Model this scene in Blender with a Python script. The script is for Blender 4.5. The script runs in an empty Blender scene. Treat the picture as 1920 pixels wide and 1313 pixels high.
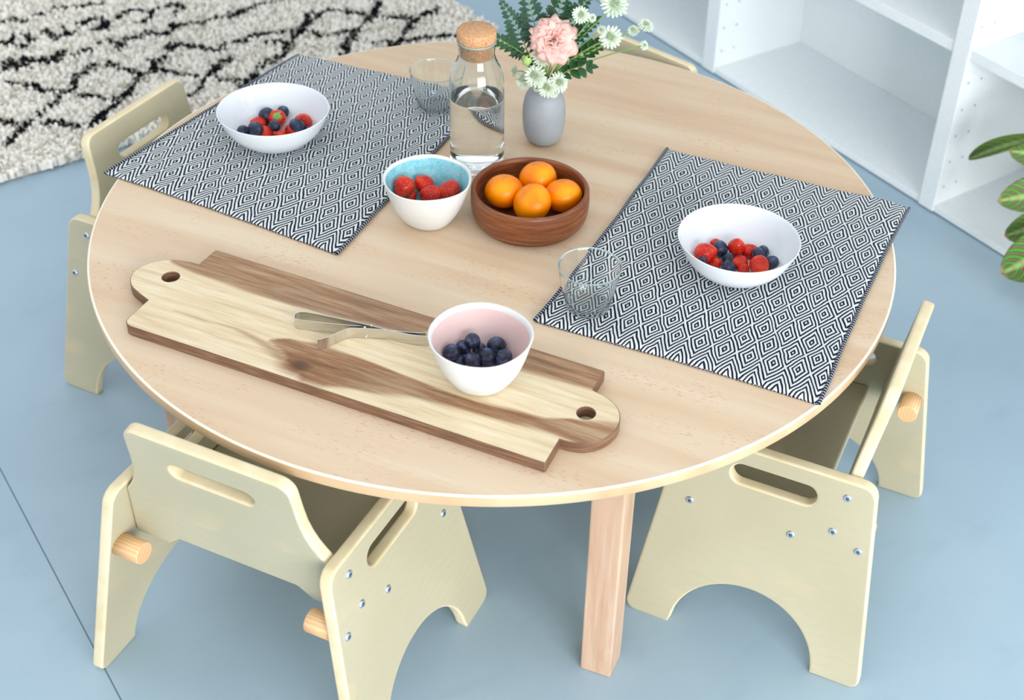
import bpy, bmesh, math, random
from mathutils import Vector, Matrix, Euler, noise
random.seed(7)
PI = math.pi
# ------------------------------------------------------------------ camera
scn = bpy.context.scene
col = scn.collection
cam_d = bpy.data.cameras.new('camera'); cam = bpy.data.objects.new('camera', cam_d); col.objects.link(cam)
F = Vector((0, 0.79987983, -0.6001602)); X = Vector((0.99790427, 0.03883486, 0.05175822)); Y = Vector((0.0647075, -0.59890243, -0.7982035))
R = Matrix((X, -Y, -F)).transposed()
CAMPOS = Vector((0, 0, 1.6008))
cam.matrix_world = Matrix.Translation(CAMPOS) @ R.to_4x4()
cam_d.sensor_width = 36; cam_d.lens = 2530.79 / 1920 * 36
cam_d.shift_x = (960 - 1130.68) / 1920; cam_d.shift_y = (566.58 - 656.5) / 1920
cam_d.dof.use_dof = True; cam_d.dof.focus_distance = 1.85; cam_d.dof.aperture_fstop = 5.2
cam_d.clip_start = 0.05
scn.camera = cam
# ------------------------------------------------------------------ world and daylight
scn.view_settings.view_transform = 'Standard'; scn.view_settings.look = 'None'
scn.view_settings.exposure = 0.0; scn.view_settings.gamma = 1.0; scn.view_settings.use_curve_mapping = False
w = bpy.data.worlds.new('daylight'); scn.world = w; w.use_nodes = True
bg = w.node_tree.nodes['Background']; bg.inputs[0].default_value = (0.93, 0.97, 1.0, 1)
_t = w.node_tree; _c = _t.nodes.new('ShaderNodeTexCoord'); _s = _t.nodes.new('ShaderNodeSeparateXYZ'); _m = _t.nodes.new('ShaderNodeMapRange')
_t.links.new(_c.outputs['Generated'], _s.inputs[0]); _t.links.new(_s.outputs[2], _m.inputs[0]); _m.inputs[1].default_value = -.1; _m.inputs[2].default_value = 1.0
_m.inputs[3].default_value = .72; _m.inputs[4].default_value = 1.24; _t.links.new(_m.outputs[0], bg.inputs[1])      # pale ceiling brighter than the walls
def area(name, loc, target, sx, sy, power, colr=(1, .985, .96)):
    l = bpy.data.lights.new(name, 'AREA'); l.shape = 'RECTANGLE'; l.size = sx; l.size_y = sy; l.energy = power; l.color = colr
    o = bpy.data.objects.new(name, l); col.objects.link(o); o.location = loc
    o.rotation_euler = (Vector(target) - Vector(loc)).to_track_quat('-Z', 'Y').to_euler()
    return o
WC = Vector((2.30, -3.10, 1.55)); WD = Vector((-.45, .89, 0)).normalized(); WR = Vector((WD.y, -WD.x, 0))
for i in (-1, 0, 1):
    p = WC + WR * (1.22 * i)
    area('window_daylight', p, p + WD, 1.06, 2.8, 108, (1, .99, .975))
# ------------------------------------------------------------------ helpers
def lin(h):
    h = h.lstrip('#'); c = [int(h[i:i+2], 16) / 255 for i in (0, 2, 4)]
    return tuple([(v / 12.92 if v <= .04045 else ((v + .055) / 1.055) ** 2.4) for v in c] + [1])
class NT:
    def __init__(s, name):
        s.m = bpy.data.materials.new(name); s.m.use_nodes = True; s.t = s.m.node_tree; s.b = s.t.nodes['Principled BSDF']
    def n(s, typ, ins=None, **kw):
        nd = s.t.nodes.new(typ)
        for k, v in kw.items(): setattr(nd, k, v)
        for k, v in (ins or {}).items(): s.set(nd.inputs[k], v)
        return nd
    def set(s, sock, v):
        if isinstance(v, bpy.types.NodeSocket): s.t.links.new(v, sock)
        elif isinstance(v, bpy.types.Node): s.t.links.new(v.outputs[0], sock)
        else: sock.default_value = v
    def math(s, op, a, b=None, c=None, clamp=False):
        nd = s.t.nodes.new('ShaderNodeMath'); nd.operation = op; nd.use_clamp = clamp
        s.set(nd.inputs[0], a)
        if b is not None: s.set(nd.inputs[1], b)
        if c is not None: s.set(nd.inputs[2], c)
        return nd.outputs[0]
    def mix(s, f, a, b, mode='MIX'):
        nd = s.t.nodes.new('ShaderNodeMix'); nd.data_type = 'RGBA'; nd.blend_type = mode
        s.set(nd.inputs[0], f); s.set(nd.inputs[6], a); s.set(nd.inputs[7], b); return nd.outputs[2]
    def ramp(s, f, stops):
        nd = s.t.nodes.new('ShaderNodeValToRGB'); s.set(nd.inputs[0], f); e = nd.color_ramp.elements
        while len(e) < len(stops): e.new(.5)
        for i, (p, c) in enumerate(stops):
            e[i].position = p; e[i].color = c if isinstance(c, tuple) else lin(c)
        return nd.outputs[0]
    def maprange(s, v, a, b, c=0., d=1.):
        nd = s.t.nodes.new('ShaderNodeMapRange'); nd.inputs[1].default_value = a; nd.inputs[2].default_value = b
        nd.inputs[3].default_value = c; nd.inputs[4].default_value = d; s.set(nd.inputs[0], v); return nd.outputs[0]
    def coord(s, scale=(1, 1, 1), rot=(0, 0, 0), src='Object', loc=(0, 0, 0)):
        tc = s.n('ShaderNodeTexCoord'); mp = s.n('ShaderNodeMapping'); s.t.links.new(tc.outputs[src], mp.inputs[0])
        mp.inputs[1].default_value = loc; mp.inputs[2].default_value = rot; mp.inputs[3].default_value = scale; return mp.outputs[0]
    def noise(s, vec, scale, detail=3, rough=.5, dist=0.):
        nd = s.n('ShaderNodeTexNoise'); s.set(nd.inputs['Vector'], vec); nd.inputs['Scale'].default_value = scale
        nd.inputs['Detail'].default_value = detail; nd.inputs['Roughness'].default_value = rough; nd.inputs['Distortion'].default_value = dist
        return nd.outputs[0]
    def bump(s, h, strength=.2, dist=.001):
        nd = s.n('ShaderNodeBump'); nd.inputs['Strength'].default_value = strength; nd.inputs['Distance'].default_value = dist
        s.set(nd.inputs['Height'], h); s.t.links.new(nd.outputs[0], s.b.inputs['Normal'])
    def out(s, color=None, rough=None, **kw):
        if color is not None: s.set(s.b.inputs['Base Color'], color)
        if rough is not None: s.set(s.b.inputs['Roughness'], rough)
        for k, v in kw.items(): s.set(s.b.inputs[k.replace('_', ' ')], v)
        return s.m
def plain(name, hexc, rough=.5, **kw):
    n = NT(name)
    nz = n.noise(n.coord(), 30, 2)
    c = n.mix(n.maprange(nz, .3, .7, 0, .06), lin(hexc), (1, 1, 1, 1))
    return n.out(c, rough, **kw)

def link(name, me, parent=None, loc=None, rot=None):
    o = bpy.data.objects.new(name, me); col.objects.link(o)
    if parent: o.parent = parent
    if loc is not None: o.location = loc
    if rot is not None: o.rotation_euler = rot
    return o
def mesh(name, verts, faces, mats=None, mi=None, smooth=True):
    me = bpy.data.meshes.new(name); me.from_pydata([tuple(v) for v in verts], [], faces); 
    for m in (mats or []): me.materials.append(m)
    if mi is not None: me.polygons.foreach_set('material_index', mi)
    me.polygons.foreach_set('use_smooth', [smooth] * len(me.polygons)); me.update(); return me
def tag(o, label=None, cat=None, group=None, kind=None):
    for k, v in (('label', label), ('category', cat), ('group', group), ('kind', kind)):
        if v: o[k] = v
    return o
def empty(name, loc, rz=0., label=None, cat=None, group=None):
    o = bpy.data.objects.new(name, None); col.objects.link(o); o.location = loc; o.rotation_euler = (0, 0, rz); o.empty_display_size = .05
    return tag(o, label, cat, group)
def lathe(profile, n=64, mats=None, mseg=None, name='lathe', wob=0., seed=0):
    vs, fs, mi = [], [], []
    for (r, z) in profile:
        for k in range(n):
            a = 2 * PI * k / n
            rr = r * (1 + wob * noise.noise(Vector((math.cos(a) * 1.3 + seed, math.sin(a) * 1.3, z * 12))))
            vs.append((rr * math.cos(a), rr * math.sin(a), z + wob * .012 * math.sin(2 * a + seed) * (z > .05)))
    for i in range(len(profile) - 1):
        for k in range(n):
            a, b = i * n + k, i * n + (k + 1) % n
            fs.append((a, b, b + n, a + n)); mi.append(mseg[i] if mseg else 0)
    me = mesh(name, vs, fs, mats, mi)
    bm = bmesh.new(); bm.from_mesh(me); bmesh.ops.remove_doubles(bm, verts=bm.verts, dist=1e-6)
    bmesh.ops.recalc_face_normals(bm, faces=bm.faces); bm.to_mesh(me); bm.free(); return me
def lathe_open(profile, n, mats, name):
    # profile runs base centre -> outer wall -> lip -> inner wall, normals face away from the glass
    vs = [(r * math.cos(2 * PI * k / n), r * math.sin(2 * PI * k / n), z) for r, z in profile for k in range(n)]; fs = []
    for i in range(len(profile) - 1):
        for k in range(n): a, b = i * n + k, i * n + (k + 1) % n; fs.append((a, b, b + n, a + n))
    me = mesh(name, vs, fs, mats); bm = bmesh.new(); bm.from_mesh(me); bmesh.ops.remove_doubles(bm, verts=bm.verts, dist=1e-6); bm.to_mesh(me); bm.free(); return me
def smoothprof(pts, sub=4):
    # Catmull-Rom through the profile points
    o = []
    P = [pts[0]] + list(pts) + [pts[-1]]
    for i in range(1, len(P) - 2):
        for k in range(sub):
            t = k / sub; q = []
            for c in (0, 1):
                a, b, d, e = P[i-1][c], P[i][c], P[i+1][c], P[i+2][c]
                q.append(.5 * (2 * b + (d - a) * t + (2 * a - 5 * b + 4 * d - e) * t * t + (3 * b - a - 3 * d + e) * t ** 3))
            o.append((max(q[0], 0), q[1]))
    o.append(pts[-1]); return o
def smoothprof2(pts, sub=4):
    o = []; P = [pts[0]] + list(pts) + [pts[-1]]
    for i in range(1, len(P) - 2):
        for k in range(sub):
            t = k / sub; o.append(tuple(.5 * (2*P[i][c] + (P[i+1][c]-P[i-1][c])*t + (2*P[i-1][c]-5*P[i][c]+4*P[i+1][c]-P[i+2][c])*t*t + (3*P[i][c]-P[i-1][c]-3*P[i+1][c]+P[i+2][c])*t**3) for c in (0, 1)))
    o.append(pts[-1]); return o
def box_me(name, x0, x1, y0, y1, z0, z1, mat, bev=.0):
    bm = bmesh.new(); bmesh.ops.create_cube(bm, size=1)
    for v in bm.verts:
        v.co = Vector(((x0 + x1) / 2 + v.co.x * (x1 - x0), (y0 + y1) / 2 + v.co.y * (y1 - y0), (z0 + z1) / 2 + v.co.z * (z1 - z0)))
    if bev: bmesh.ops.bevel(bm, geom=bm.edges[:], offset=bev, segments=2, affect='EDGES', profile=.5)
    me = bpy.data.meshes.new(name); bm.to_mesh(me); bm.free(); me.materials.append(mat); return me
def round_poly(pts, seg=6):
    """pts: (x, y, radius) -> corner-rounded outline"""
    out = []; n = len(pts)
    for i in range(n):
        p = Vector(pts[i][:2]); r = pts[i][2]; a = Vector(pts[i-1][:2]); b = Vector(pts[(i+1) % n][:2])
        if r <= 0: out.append(tuple(p)); continue
        u = (a - p).normalized(); v = (b - p).normalized(); ang = u.angle(v); d = r / math.tan(ang / 2)
        c = p + (u + v).normalized() * (r / math.sin(ang / 2)); s = p + u * d; e = p + v * d
        a0 = math.atan2(*(s - c).yx); a1 = math.atan2(*(e - c).yx); da = (a1 - a0 + PI) % (2 * PI) - PI
        for k in range(seg + 1):
            t = a0 + da * k / seg; out.append((c.x + r * math.cos(t), c.y + r * math.sin(t)))
    return out
def slot_pts(x0, x1, y, r, seg=10):
    o = []
    for k in range(seg + 1): t = -PI/2 + PI * k / seg; o.append((x1 + r * math.cos(t), y + r * math.sin(t)))
    for k in range(seg + 1): t = PI/2 + PI * k / seg; o.append((x0 + r * math.cos(t), y + r * math.sin(t)))
    return o
def plate(name, loops, thick, bev, mats, res=3):
    """flat plate from closed outlines (first outer, rest holes), edges rounded over; slot 0 faces, slot 1 edges"""
    cu = bpy.data.curves.new(name, 'CURVE'); cu.dimensions = '2D'; cu.fill_mode = 'BOTH'
    cu.extrude = max(thick / 2 - bev, 0); cu.bevel_depth = bev; cu.bevel_resolution = res; cu.offset = -bev
    for L in loops:
        s = cu.splines.new('POLY'); s.points.add(len(L) - 1); s.use_cyclic_u = True
        for i, p in enumerate(L): s.points[i].co = (p[0], p[1], 0, 1)
    o = bpy.data.objects.new(name, cu); me = bpy.data.meshes.new_from_object(o); bpy.data.objects.remove(o)
    bm = bmesh.new(); bm.from_mesh(me); bmesh.ops.remove_doubles(bm, verts=bm.verts, dist=2e-5); bmesh.ops.recalc_face_normals(bm, faces=bm.faces)
    bm.normal_update()
    for f in bm.faces:
        flat = abs(f.normal.z) > .98
        f.material_index = 0 if flat else 1; f.smooth = not flat
    idx = [f.material_index for f in bm.faces]; bm.to_mesh(me); bm.free(); me.materials.clear()
    for m in mats: me.materials.append(m)
    me.polygons.foreach_set('material_index', idx); me.update()
    return me
def tube(pts, r, n=8, cap=True, taper=None):
    vs, fs = [], []; pts = [Vector(p) for p in pts]; m = len(pts)
    for i, p in enumerate(pts):
        t = (pts[min(i + 1, m - 1)] - pts[max(i - 1, 0)]).normalized()
        a = t.cross(Vector((0, 0, 1)));
        if a.length < .05: a = t.cross(Vector((1, 0, 0)))
        a.normalize(); b = t.cross(a); rr = r * (taper(i / (m - 1)) if taper else 1)
        for k in range(n): q = 2 * PI * k / n; vs.append(p + (a * math.cos(q) + b * math.sin(q)) * rr)
    for i in range(m - 1):
        for k in range(n): fs.append((i*n+k, i*n+(k+1) % n, (i+1)*n+(k+1) % n, (i+1)*n+k))
    if cap: fs.append(tuple(range(n))[::-1]); fs.append(tuple((m-1)*n+k for k in range(n)))
    return vs, fs
def bez(a, b, c, n=8):
    a, b, c = Vector(a), Vector(b), Vector(c)
    return [a * (1-t)**2 + b * 2*t*(1-t) + c * t*t for t in [i / n for i in range(n + 1)]]
class MB:
    def __init__(s): s.v, s.f, s.m = [], [], []
    def add(s, vf, mi=0):
        o = len(s.v); s.v += [tuple(p) for p in vf[0]]; s.f += [tuple(i + o for i in f) for f in vf[1]]; s.m += [mi] * len(vf[1])
    def me(s, name, mats, smooth=True): return mesh(name, s.v, s.f, mats, s.m, smooth)

# ------------------------------------------------------------------ materials
def beech(name='beech_laminate', fleck=.85, base='#d8bfa1', hi='#dfccb2', lo='#cfb090', scale=1.):
    n = NT(name)
    g = n.coord((1.2 * scale, 14 * scale, 6)); band = n.noise(g, 1.3, 2, .5, .3)
    c = n.ramp(band, [(.30, lo), (.48, base), (.72, hi)])
    fine = n.noise(n.coord((9, 260, 60)), 1.6, 3, .6)
    c = n.mix(n.maprange(fine, .42, .7, 0, .20), c, lin('#cda885'))
    # beech rays: short darker dashes along the grain
    vo = n.n('ShaderNodeTexVoronoi', {'Vector': n.coord((75, 330, 60)), 'Scale': 1.0}); vo.feature = 'F1'
    dash = n.maprange(vo.outputs['Distance'], .10, .30, 1, 0)
    msk = n.maprange(n.noise(n.coord((3, 9, 3)), 2.2, 2), .46, .62, 0, 1)
    c = n.mix(n.math('MULTIPLY', n.math('MULTIPLY', dash, msk), fleck), c, lin('#c88e66'))
    n.bump(fine, .04, .0005)
    return n.out(c, n.maprange(band, .3, .7, .34, .44), Specular_IOR_Level=.45)
M_beech = beech()
M_band = beech('beech_edge', .1, '#cdae88', '#d8bc98', '#bf9c74')
M_pale = plain('pale_edge_line', '#f7ecd8', .4)  # paler strip over the edge band's upper rounding
def solid_beech():
    n = NT('solid_beech_leg'); g = n.coord((9, 9, 1.6)); a = n.noise(g, 2.2, 3, .6, 1.2)
    wv = n.n('ShaderNodeTexWave', {'Vector': n.coord((7, 7, 1.2)), 'Scale': 1.6, 'Distortion': 7., 'Detail': 2.}); 
    c = n.ramp(a, [(.3, '#bf9c82'), (.5, '#cfb097'), (.72, '#dcc4ad')])
    c = n.mix(n.maprange(wv.outputs[1], .5, .9, 0, .25), c, lin('#c79a7c'))
    f = n.noise(n.coord((160, 160, 12)), 2, 2); c = n.mix(n.maprange(f, .45, .7, 0, .2), c, lin('#b98a68'))
    return n.out(c, .42)
M_leg = solid_beech()
def birch_face():
    n = NT('birch_ply_face')
    d = n.noise(n.coord((3, 3, 3)), 1.2, 2, .5)
    g = n.n('ShaderNodeTexWave', {'Vector': n.coord((6, 6, 6)), 'Scale': 3.2, 'Distortion': 9., 'Detail': 3., 'Detail Scale': .8}); g.bands_direction = 'Z'
    c = n.ramp(d, [(.3, '#b8b094'), (.5, '#bfb89d'), (.7, '#c9c1a4')])
    c = n.mix(n.maprange(g.outputs[1], .35, .95, 0, .16), c, lin('#b2af95'))
    f = n.noise(n.coord((90, 90, 300)), 1.2, 2, .6); c = n.mix(n.maprange(f, .45, .75, 0, .14), c, lin('#aaa587'))
    k = n.noise(n.coord((4, 4, 6), loc=(3, 1, 2)), 2.3, 1); c = n.mix(n.maprange(k, .62, .78, 0, .45), c, lin('#d8c29a'))
    return n.out(c, .42, Specular_IOR_Level=.4)
M_bface = birch_face()
def birch_edge():
    n = NT('birch_ply_edge')
    f = n.noise(n.coord((8, 8, 8)), 2.2, 3, .7); c = n.ramp(f, [(.35, '#dccca4'), (.6, '#e5d8b6')])
    return n.out(c, .4)
M_bedge = birch_edge()
def pine():
    n = NT('pine_dowel'); wv = n.n('ShaderNodeTexWave', {'Vector': n.coord((1, 1, 1)), 'Scale': 75., 'Distortion': 2.}); wv.bands_direction = 'Y'
    c = n.mix(wv.outputs[1], lin('#ebc498'), lin('#dfae7a')); return n.out(c, .4)
M_pine = pine()
M_zinc = plain('zinc_bolt', '#c9d6e2', .28, Metallic=.85)
M_zdark = plain('bolt_socket', '#33506e', .5)
def floor_mat():
    n = NT('blue_painted_floor'); co = n.coord()
    a = n.noise(co, 1.6, 4, .55); c = n.ramp(a, [(.3, '#9bb3c4'), (.55, '#a5bdcd'), (.75, '#adc3d1')])
    sm = n.noise(n.coord((2.5, 1, 1)), 7, 4, .6); c = n.mix(n.maprange(sm, .56, .72, 0, .16), c, lin('#839dae'))
    vo = n.n('ShaderNodeTexVoronoi', {'Vector': co, 'Scale': 7.5}); sp = n.maprange(vo.outputs['Distance'], .02, .035, 1, 0)
    pick = n.maprange(n.n('ShaderNodeSeparateColor', {'Color': vo.outputs['Color']}).outputs[0], .70, .72, 0, 1)
    c = n.mix(n.math('MULTIPLY', n.math('MULTIPLY', sp, pick), .75), c, lin('#3d5a70'))
    vo2 = n.n('ShaderNodeTexVoronoi', {'Vector': n.coord((1, 1.6, 1), loc=(5, 3, 0)), 'Scale': 5.}); sp2 = n.maprange(vo2.outputs['Distance'], .015, .03, 1, 0)
    pick2 = n.maprange(n.n('ShaderNodeSeparateColor', {'Color': vo2.outputs['Color']}).outputs[1], .74, .76, 0, 1)
    c = n.mix(n.math('MULTIPLY', n.math('MULTIPLY', sp2, pick2), .8), c, lin('#dfe9ee'))
    xyz = n.n('ShaderNodeSeparateXYZ', {'Vector': co})
    s = n.math('ABSOLUTE', n.math('SUBTRACT', xyz.outputs[1], -1.921))
    c = n.mix(n.maprange(s, .0006, .0016, .8, 0), c, lin('#3d5f7a'))
    n.bump(a, .05, .002)
    return n.out(c, n.maprange(a, .3, .7, .36, .5), Specular_IOR_Level=.4)
M_floor = floor_mat()
def shelf_mat():
    n = NT('white_wood_laminate'); f = n.noise(n.coord((60, 60, 60)), 2, 3, .6); c = n.ramp(f, [(.35, '#ebf2f4'), (.65, '#f1f6f8')])
    n.bump(f, .05, .0006); return n.out(c, .42)
M_shelf = shelf_mat()
M_hole = plain('pin_hole', '#8b9ba3', .8)
M_wall = plain('wall_paint', '#e9eef0', .8)
def cloth_mat():
    n = NT('woven_diamond_cloth'); uv = n.n('ShaderNodeUVMap'); uv.uv_map = 'UVMap'
    nz = n.n('ShaderNodeTexNoise', {'Vector': uv.outputs[0], 'Scale': 26., 'Detail': 2.})
    off = n.n('ShaderNodeVectorMath', {0: nz.outputs['Color'], 1: (.5, .5, .5)}, operation='SUBTRACT')
    sc = n.n('ShaderNodeVectorMath', {0: off.outputs[0], 1: (.0065, .0110, 0)}, operation='MULTIPLY')
    ad = n.n('ShaderNodeVectorMath', {0: uv.outputs[0], 1: sc.outputs[0]}, operation='ADD')
    s = n.n('ShaderNodeSeparateXYZ', {'Vector': ad.outputs[0]}); x, y = s.outputs[0], s.outputs[1]
    W, H, y1, y2 = .0345, .067, .048, .450
    tx = n.math('DIVIDE', n.math('PINGPONG', n.math('ADD', x, 10 * W - .015), W / 2), W / 2)
    yc = n.math('MINIMUM', n.math('MAXIMUM', y, y1), y2)
    ty = n.math('DIVIDE', n.math('PINGPONG', n.math('SUBTRACT', yc, y1), H / 2), H / 2)
    ex = n.math('DIVIDE', n.math('ABSOLUTE', n.math('SUBTRACT', y, yc)), H / 2)
    m = n.math('ADD', n.math('ADD', tx, ty), ex)
    cs = n.math('COSINE', n.math('MULTIPLY', m, 6 * PI))
    # twill steps
    st = n.math('SINE', n.math('MULTIPLY', n.math('ADD', x, n.math('MULTIPLY', y, .5)), 2 * PI / .0021))
    v = n.math('ADD', cs, n.math('MULTIPLY', st, .22))
    f = n.maprange(v, -.32, .22, 0, 1)
    c = n.mix(f, lin('#18212f'), lin('#dde2e4'))
    uvr = n.n('ShaderNodeSeparateXYZ', {'Vector': uv.outputs[0]})
    b = n.math('ADD', n.math('MULTIPLY', f, .5), n.math('MULTIPLY', st, .4)); n.bump(b, .5, .0012)
    return n.out(c, .9, Specular_IOR_Level=.15)
M_cloth = cloth_mat()
def hem_mat():
    n = NT('navy_hem_thread'); uv = n.n('ShaderNodeUVMap'); uv.uv_map = 'UVMap'
    s = n.n('ShaderNodeSeparateXYZ', {'Vector': uv.outputs[0]})
    st = n.math('SINE', n.math('MULTIPLY', n.math('ADD', s.outputs[0], s.outputs[1]), 2 * PI / .0052))
    c = n.mix(n.maprange(st, .45, .8, 0, .8), lin('#1a2336'), lin('#c6ced6')); return n.out(c, .95)
M_hem = hem_mat()
M_white = plain('white_glazed_china', '#dfe5ec', .07, Specular_IOR_Level=.6)
M_matte = plain('white_stoneware', '#dfe2e1', .38)
M_pink = plain('pink_glaze', '#e6c8c6', .3)
def blueglaze():
    n = NT('crackled_blue_glaze'); v = n.n('ShaderNodeTexVoronoi', {'Vector': n.coord(), 'Scale': 260.}); v.feature = 'DISTANCE_TO_EDGE'
    a = n.noise(n.coord(), 60, 4, .7); c = n.ramp(a, [(.35, '#66bdd2'), (.6, '#94d6e2')])
    c = n.mix(n.maprange(v.outputs['Distance'], .0, .12, .35, 0), c, lin('#d2f0f2')); return n.out(c, .15, Specular_IOR_Level=.6)
M_blue = blueglaze()
def brownwood():
    n = NT('oiled_teak_bowl'); f = n.noise(n.coord((10, 10, 120)), 1.5, 4, .6, .4); c = n.ramp(f, [(.3, '#5f3320'), (.5, '#7c4728'), (.7, '#985e39')])
    g = n.noise(n.coord((60, 60, 700)), 1.2, 2); c = n.mix(n.maprange(g, .5, .7, 0, .25), c, lin('#5d2f1b')); n.bump(f, .06, .001)
    return n.out(c, .36)
M_teak = brownwood()
def glass(name, c=(.96, .995, .99, 1), ior=1.45):
    n = NT(name); f = n.noise(n.coord(), 8, 1); cc = n.mix(n.maprange(f, .3, .7, 0, .02), c, (1, 1, 1, 1))
    n.out(cc, 0.0, Transmission_Weight=1.0, IOR=ior); return n.m
M_glass = glass('clear_glass', (.955, .993, .992, 1)); M_water = glass('water_surface', (.985, 1, 1, 1), 1.33); M_wside = glass('water_against_glass', (1, 1, 1, 1), 1.33 / 1.45)
def cork():
    n = NT('cork'); v = n.n('ShaderNodeTexVoronoi', {'Vector': n.coord(), 'Scale': 420.}); a = n.noise(n.coord(), 260, 3, .7)
    c = n.ramp(a, [(.3, '#b28258'), (.5, '#d0a177'), (.7, '#dfb68c')]); c = n.mix(n.maprange(v.outputs['Distance'], .2, .6, 0, .25), c, lin('#a6734c'))
    n.bump(a, .3, .0006); return n.out(c, .85)
M_cork = cork()
M_vase = plain('matt_grey_glaze', '#949ba2', .5)
def steel():
    n = NT('brushed_steel'); f = n.noise(n.coord((30, 30, 900)), 2, 2); n.out(lin('#d9d9d6'), n.maprange(f, .3, .7, .12, .24), Metallic=1.0); return n.m
M_steel = steel()
def berry():
    n = NT('blueberry_skin'); a = n.noise(n.coord(), 1.6, 3, .6); c = n.ramp(a, [(.32, '#171b2d'), (.52, '#2a3450'), (.7, '#56658a')])
    return n.out(c, n.maprange(a, .3, .7, .28, .5))
M_berry = berry()
M_crown = plain('blueberry_crown', '#121520', .6)
def straw():
    n = NT('strawberry_flesh'); co = n.coord()
    v = n.n('ShaderNodeTexVoronoi', {'Vector': n.coord((1, 1, .8)), 'Scale': 5.2}); v.inputs['Randomness'].default_value = .45
    seed = n.maprange(v.outputs['Distance'], .16, .28, 1, 0)
    a = n.noise(co, .9, 2); c = n.ramp(a, [(.3, '#b30c08'), (.52, '#d01c0e'), (.75, '#e43c16')])
    c = n.mix(n.math('MULTIPLY', seed, .75), c, lin('#f2a04c'))
    n.bump(n.math('MULTIPLY', seed, -1.), .6, .0012); return n.out(c, .22, Specular_IOR_Level=.4)
M_straw = straw()
M_calyx = plain('strawberry_leaf', '#7fae4f', .6)
def peel():
    n = NT('mandarin_peel'); a = n.noise(n.coord(), 14, 3, .5); b = n.noise(n.coord(), .8, 2)
    c = n.ramp(b, [(.3, '#f07c00'), (.5, '#fb8f00'), (.7, '#ffa000')]); n.bump(a, .3, .0014); return n.out(c, .27, Specular_IOR_Level=.35)
M_peel = peel()
M_scar = plain('stem_scar', '#9aa874', .7)
M_petal = None
def petal():
    n = NT('pink_petal'); a = n.noise(n.coord(), 45, 3); c = n.ramp(a, [(.3, '#e6b0a8'), (.55, '#eec3b9'), (.8, '#f4d8cf')]); return n.out(c, .6, Subsurface_Weight=.15, Subsurface_Radius=(.01, .005, .004))
M_petal = petal()
def bract():
    n = NT('pale_green_bract'); a = n.noise(n.coord(), 160, 3); c = n.ramp(a, [(.3, '#b4c9ae'), (.55, '#d5e0d0'), (.8, '#e8eee4')]); return n.out(c, .6)
M_bract = bract()
M_floret = plain('floret_centre', '#b4c8a6', .7)
M_stem = plain('green_stem', '#6f9a3e', .5)
M_bud = plain('green_bud', '#a9cf72', .5)
def leafm(name, a, b, r=.4):
    n = NT(name); f = n.noise(n.coord(), 40, 3); c = n.ramp(f, [(.3, a), (.7, b)]); return n.out(c, r)
M_leaf = leafm('dark_green_leaf', '#183f24', '#2f6032'); M_fern = leafm('grey_green_fern', '#2b4d3a', '#466a54', .6)
def maranta():
    n = NT('prayer_plant_leaf'); uv = n.n('ShaderNodeUVMap'); uv.uv_map = 'UVMap'
    s = n.n('ShaderNodeSeparateXYZ', {'Vector': uv.outputs[0]}); u_, v_ = s.outputs[0], s.outputs[1]   # u -1..1 across, v 0..1 along
    au = n.math('ABSOLUTE', u_)
    ph = n.math('SUBTRACT', n.math('MULTIPLY', v_, 8.), n.math('MULTIPLY', n.math('POWER', au, 1.3), 2.2))
    fr = n.math('ABSOLUTE', n.math('SUBTRACT', n.math('FRACT', ph), .5))
    vein = n.maprange(fr, .02, .13, 1, 0); band = n.maprange(fr, .12, .34, 1, 0)
    mid = n.maprange(au, .25, .5, 1, 0)
    c = n.mix(band, lin('#5a9a38'), lin('#143a1b')); c = n.mix(n.math('MULTIPLY', n.maprange(au, .06, .22, 1, 0), .85), c, lin('#a5cf7c'))
    c = n.mix(n.math('MULTIPLY', vein, .85), c, lin('#c4847c')); tip = n.maprange(v_, .93, .99, 0, .9); c = n.mix(tip, c, lin('#d3a37c'))
    return n.out(c, .38)
M_maranta = maranta()
M_pot = plain('terracotta_pot', '#b9775a', .8); M_soil = plain('potting_soil', '#3a2c22', .95)

# ------------------------------------------------------------------ setting
U = Vector((0.61958777, -0.78492738, 0)); V = Vector((0.78492738, 0.61958777, 0)); O = Vector((0.24363657, 3.1332656, 0)); AU = math.atan2(U.y, U.x)
fl = link('floor', mesh('floor', [(-6, -6.5, 0), (6, -6.5, 0), (6, 1.2, 0), (-6, 1.2, 0)], [(0, 1, 2, 3)], [M_floor], smooth=False), None, O, (0, 0, AU))
fl['kind'] = 'structure'
wl_ = link('wall_back', box_me('wall_back', -4.5, 4.5, .345, .42, 0, 2.6, M_wall), None, O, (0, 0, AU)); wl_['kind'] = 'structure'

# shelving unit ------------------------------------------------------
sh = empty('bookcase', tuple(O), AU, 'long white open bookcase with pin-holed dividers standing behind the round table', 'bookcase')
TH = 1.60; dv = [(-.804, -.762), (-.046, 0), (.758 - .042, .758), (1.474, 1.516)]
for (a, b) in dv:
    me = box_me('divider', a, b, 0, .3005, .005, TH, M_shelf, .0015)
    d = link('divider', me, sh)
    mb = MB()
    for fx, sgn in ((b, 1), (a, -1)):
        for v_ in (.0205, .0615):
            for k in range(1, 24):
                z = .0635 * k
                if z > TH - .05: break
                cx_ = fx + sgn * .0004
                ring = [(cx_, v_ + .0027 * math.cos(t * PI / 6), z + .0027 * math.sin(t * PI / 6)) for t in range(12)]
                mb.add((ring, [tuple(range(12)) if sgn > 0 else tuple(range(12))[::-1]]))
    link('pin_holes', mb.me('pin_holes', [M_hole]), d)['kind'] = 'stuff'
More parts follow.
